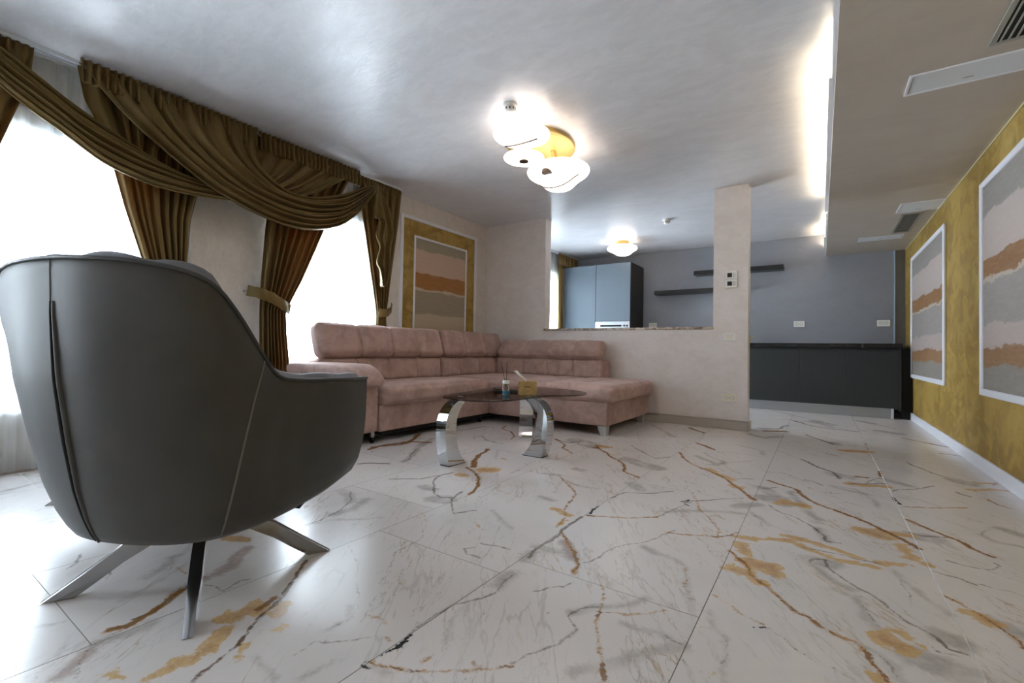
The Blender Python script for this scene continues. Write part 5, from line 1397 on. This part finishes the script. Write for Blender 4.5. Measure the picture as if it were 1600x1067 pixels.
# knot and cascade
t = thing('curtain_cascade', 'zigzag brown satin tail hanging from the knot on the curtain beside the framed panel', 'curtain tail', (-3.56, 2.93, 2.28))
M = T(3.56, -2.93, -2.28)
cushion(MB(), .05, .10, .11, .024, (.008, .004, .004), [(1, -.01), (1, .02)], .01, M @ T(-3.575, 2.91, 2.275), .003).build('knot', M_CURT2, t, True)
L = [(2.885, 2.25), (2.855, 2.10), (2.842, 1.99), (2.905, 1.985), (2.87, 1.83), (2.925, 1.72), (2.888, 1.57), (2.935, 1.49), (2.965, 1.34)]
R_ = [(2.95, 2.25), (3.02, 2.12), (3.055, 2.02), (3.075, 1.93), (3.085, 1.86), (3.045, 1.70), (3.06, 1.57), (3.04, 1.44), (2.985, 1.335)]
Ls = smooth_len(L, 70); Rs = smooth_len(R_, 70); G = []
for j in range(70):
    row = []
    for i in range(41):
        u = i / 40; y = lerp(Ls[j][0], Rs[j][0], u); z = lerp(Ls[j][1], Rs[j][1], u)
        e = min(1, j / 12)
        row.append((-3.553 + e * .024 * math.cos(u * 12.5 - .0) + .006 * math.cos(u * 26) * e, y, z))
    G.append(row)
o = MB().grid(G, M=M).build('fabric', M_CURT2, t, True, fix=False)
sm = o.modifiers.new('thickness', 'SOLIDIFY'); sm.thickness = .0012
MB().tube([tuple(Vector(G[j][-1]) + Vector((.003, 0, 0))) for j in range(70)], .004, 6, M).build('hem', M_CURT2, o, True)

# curtain track on the ceiling
t = thing('curtain_track', 'long white aluminium curtain track on the ceiling above the windows', 'curtain track', (XL + .09, 1.3, CEIL))
tr = MB()
for dx in (-.045, .0, .045): tr.bbox(dx - .004, dx + .004, -2.1, 2.0, -.018, 0, .001)
tr.bbox(-.055, .055, -2.1, 2.0, -.006, 0, .001).build('rail', M_PVC, t)
MB().bbox(-.02, .02, 2.0, 2.03, -.02, 0, .002).build('end_cap', M_WHITE, t)

# voile curtains
def voile(label, y0, y1, z0, z1, folds, seed):
    rng = np.random.RandomState(seed); ph = rng.rand(5) * 6.28; n = folds * 10; G = []
    xb = XL + .036
    for z in np.linspace(z1, z0, 26):
        row = []
        for i in range(n + 1):
            u = i / n; f = math.sin(2 * PI * folds * u + ph[0] + .6 * math.sin(5 * u + ph[1]) + .2 * z)
            row.append((xb + .014 * f * (1 - .3 * math.sin(u * 20 + ph[2])), y0 + (y1 - y0) * (u + .35 / folds * math.sin(2 * PI * folds * u * .5 + ph[3]) * .3), z))
        G.append(row)
    t = thing('voile_curtain', label, 'sheer curtain', (xb, (y0 + y1) / 2, 0), 0, 'white voile curtains')
    MB().grid(G, M=T(-xb, -(y0 + y1) / 2, 0)).build('fabric', M_SHEER, t, True, fix=False)
voile('white floor-length voile over the near window, left of the armchair', .02, 1.42, .015, 2.385, 17, 1)
voile('white voile over the window behind the camera, out of the photo', -2.1, -.4, .015, 2.385, 18, 7)
voile('white voile over the far window behind the sofa', 1.95, 3.15, .015, 2.385, 15, 2)
voile('white voile over the kitchen window seen over the marble sill', 5.3, 7.2, .1, 2.385, 20, 3)
tK, xb, yc = drape('curtain', 'brown satin curtain in the kitchen, beside the tall blue-grey cabinet', [2.19, 2.165, 1.3, 0], [6.77, 6.78, 6.79, 6.79], [7.50, 6.94, 6.94, 6.94], 6, .035, seed=12, mat=M_CURT2)
tag(MB().bbox(XL + .04, XL + .12, 5.2, 7.55, CEIL - .018, CEIL, .002).build('curtain_track', M_PVC), 'short white curtain track over the kitchen window', 'curtain track')
for o_, g_ in ((tA, GRP), (tB, GRP), (tC, GRP), (tD, GRP), (tK, GRP)): o_['group'] = g_
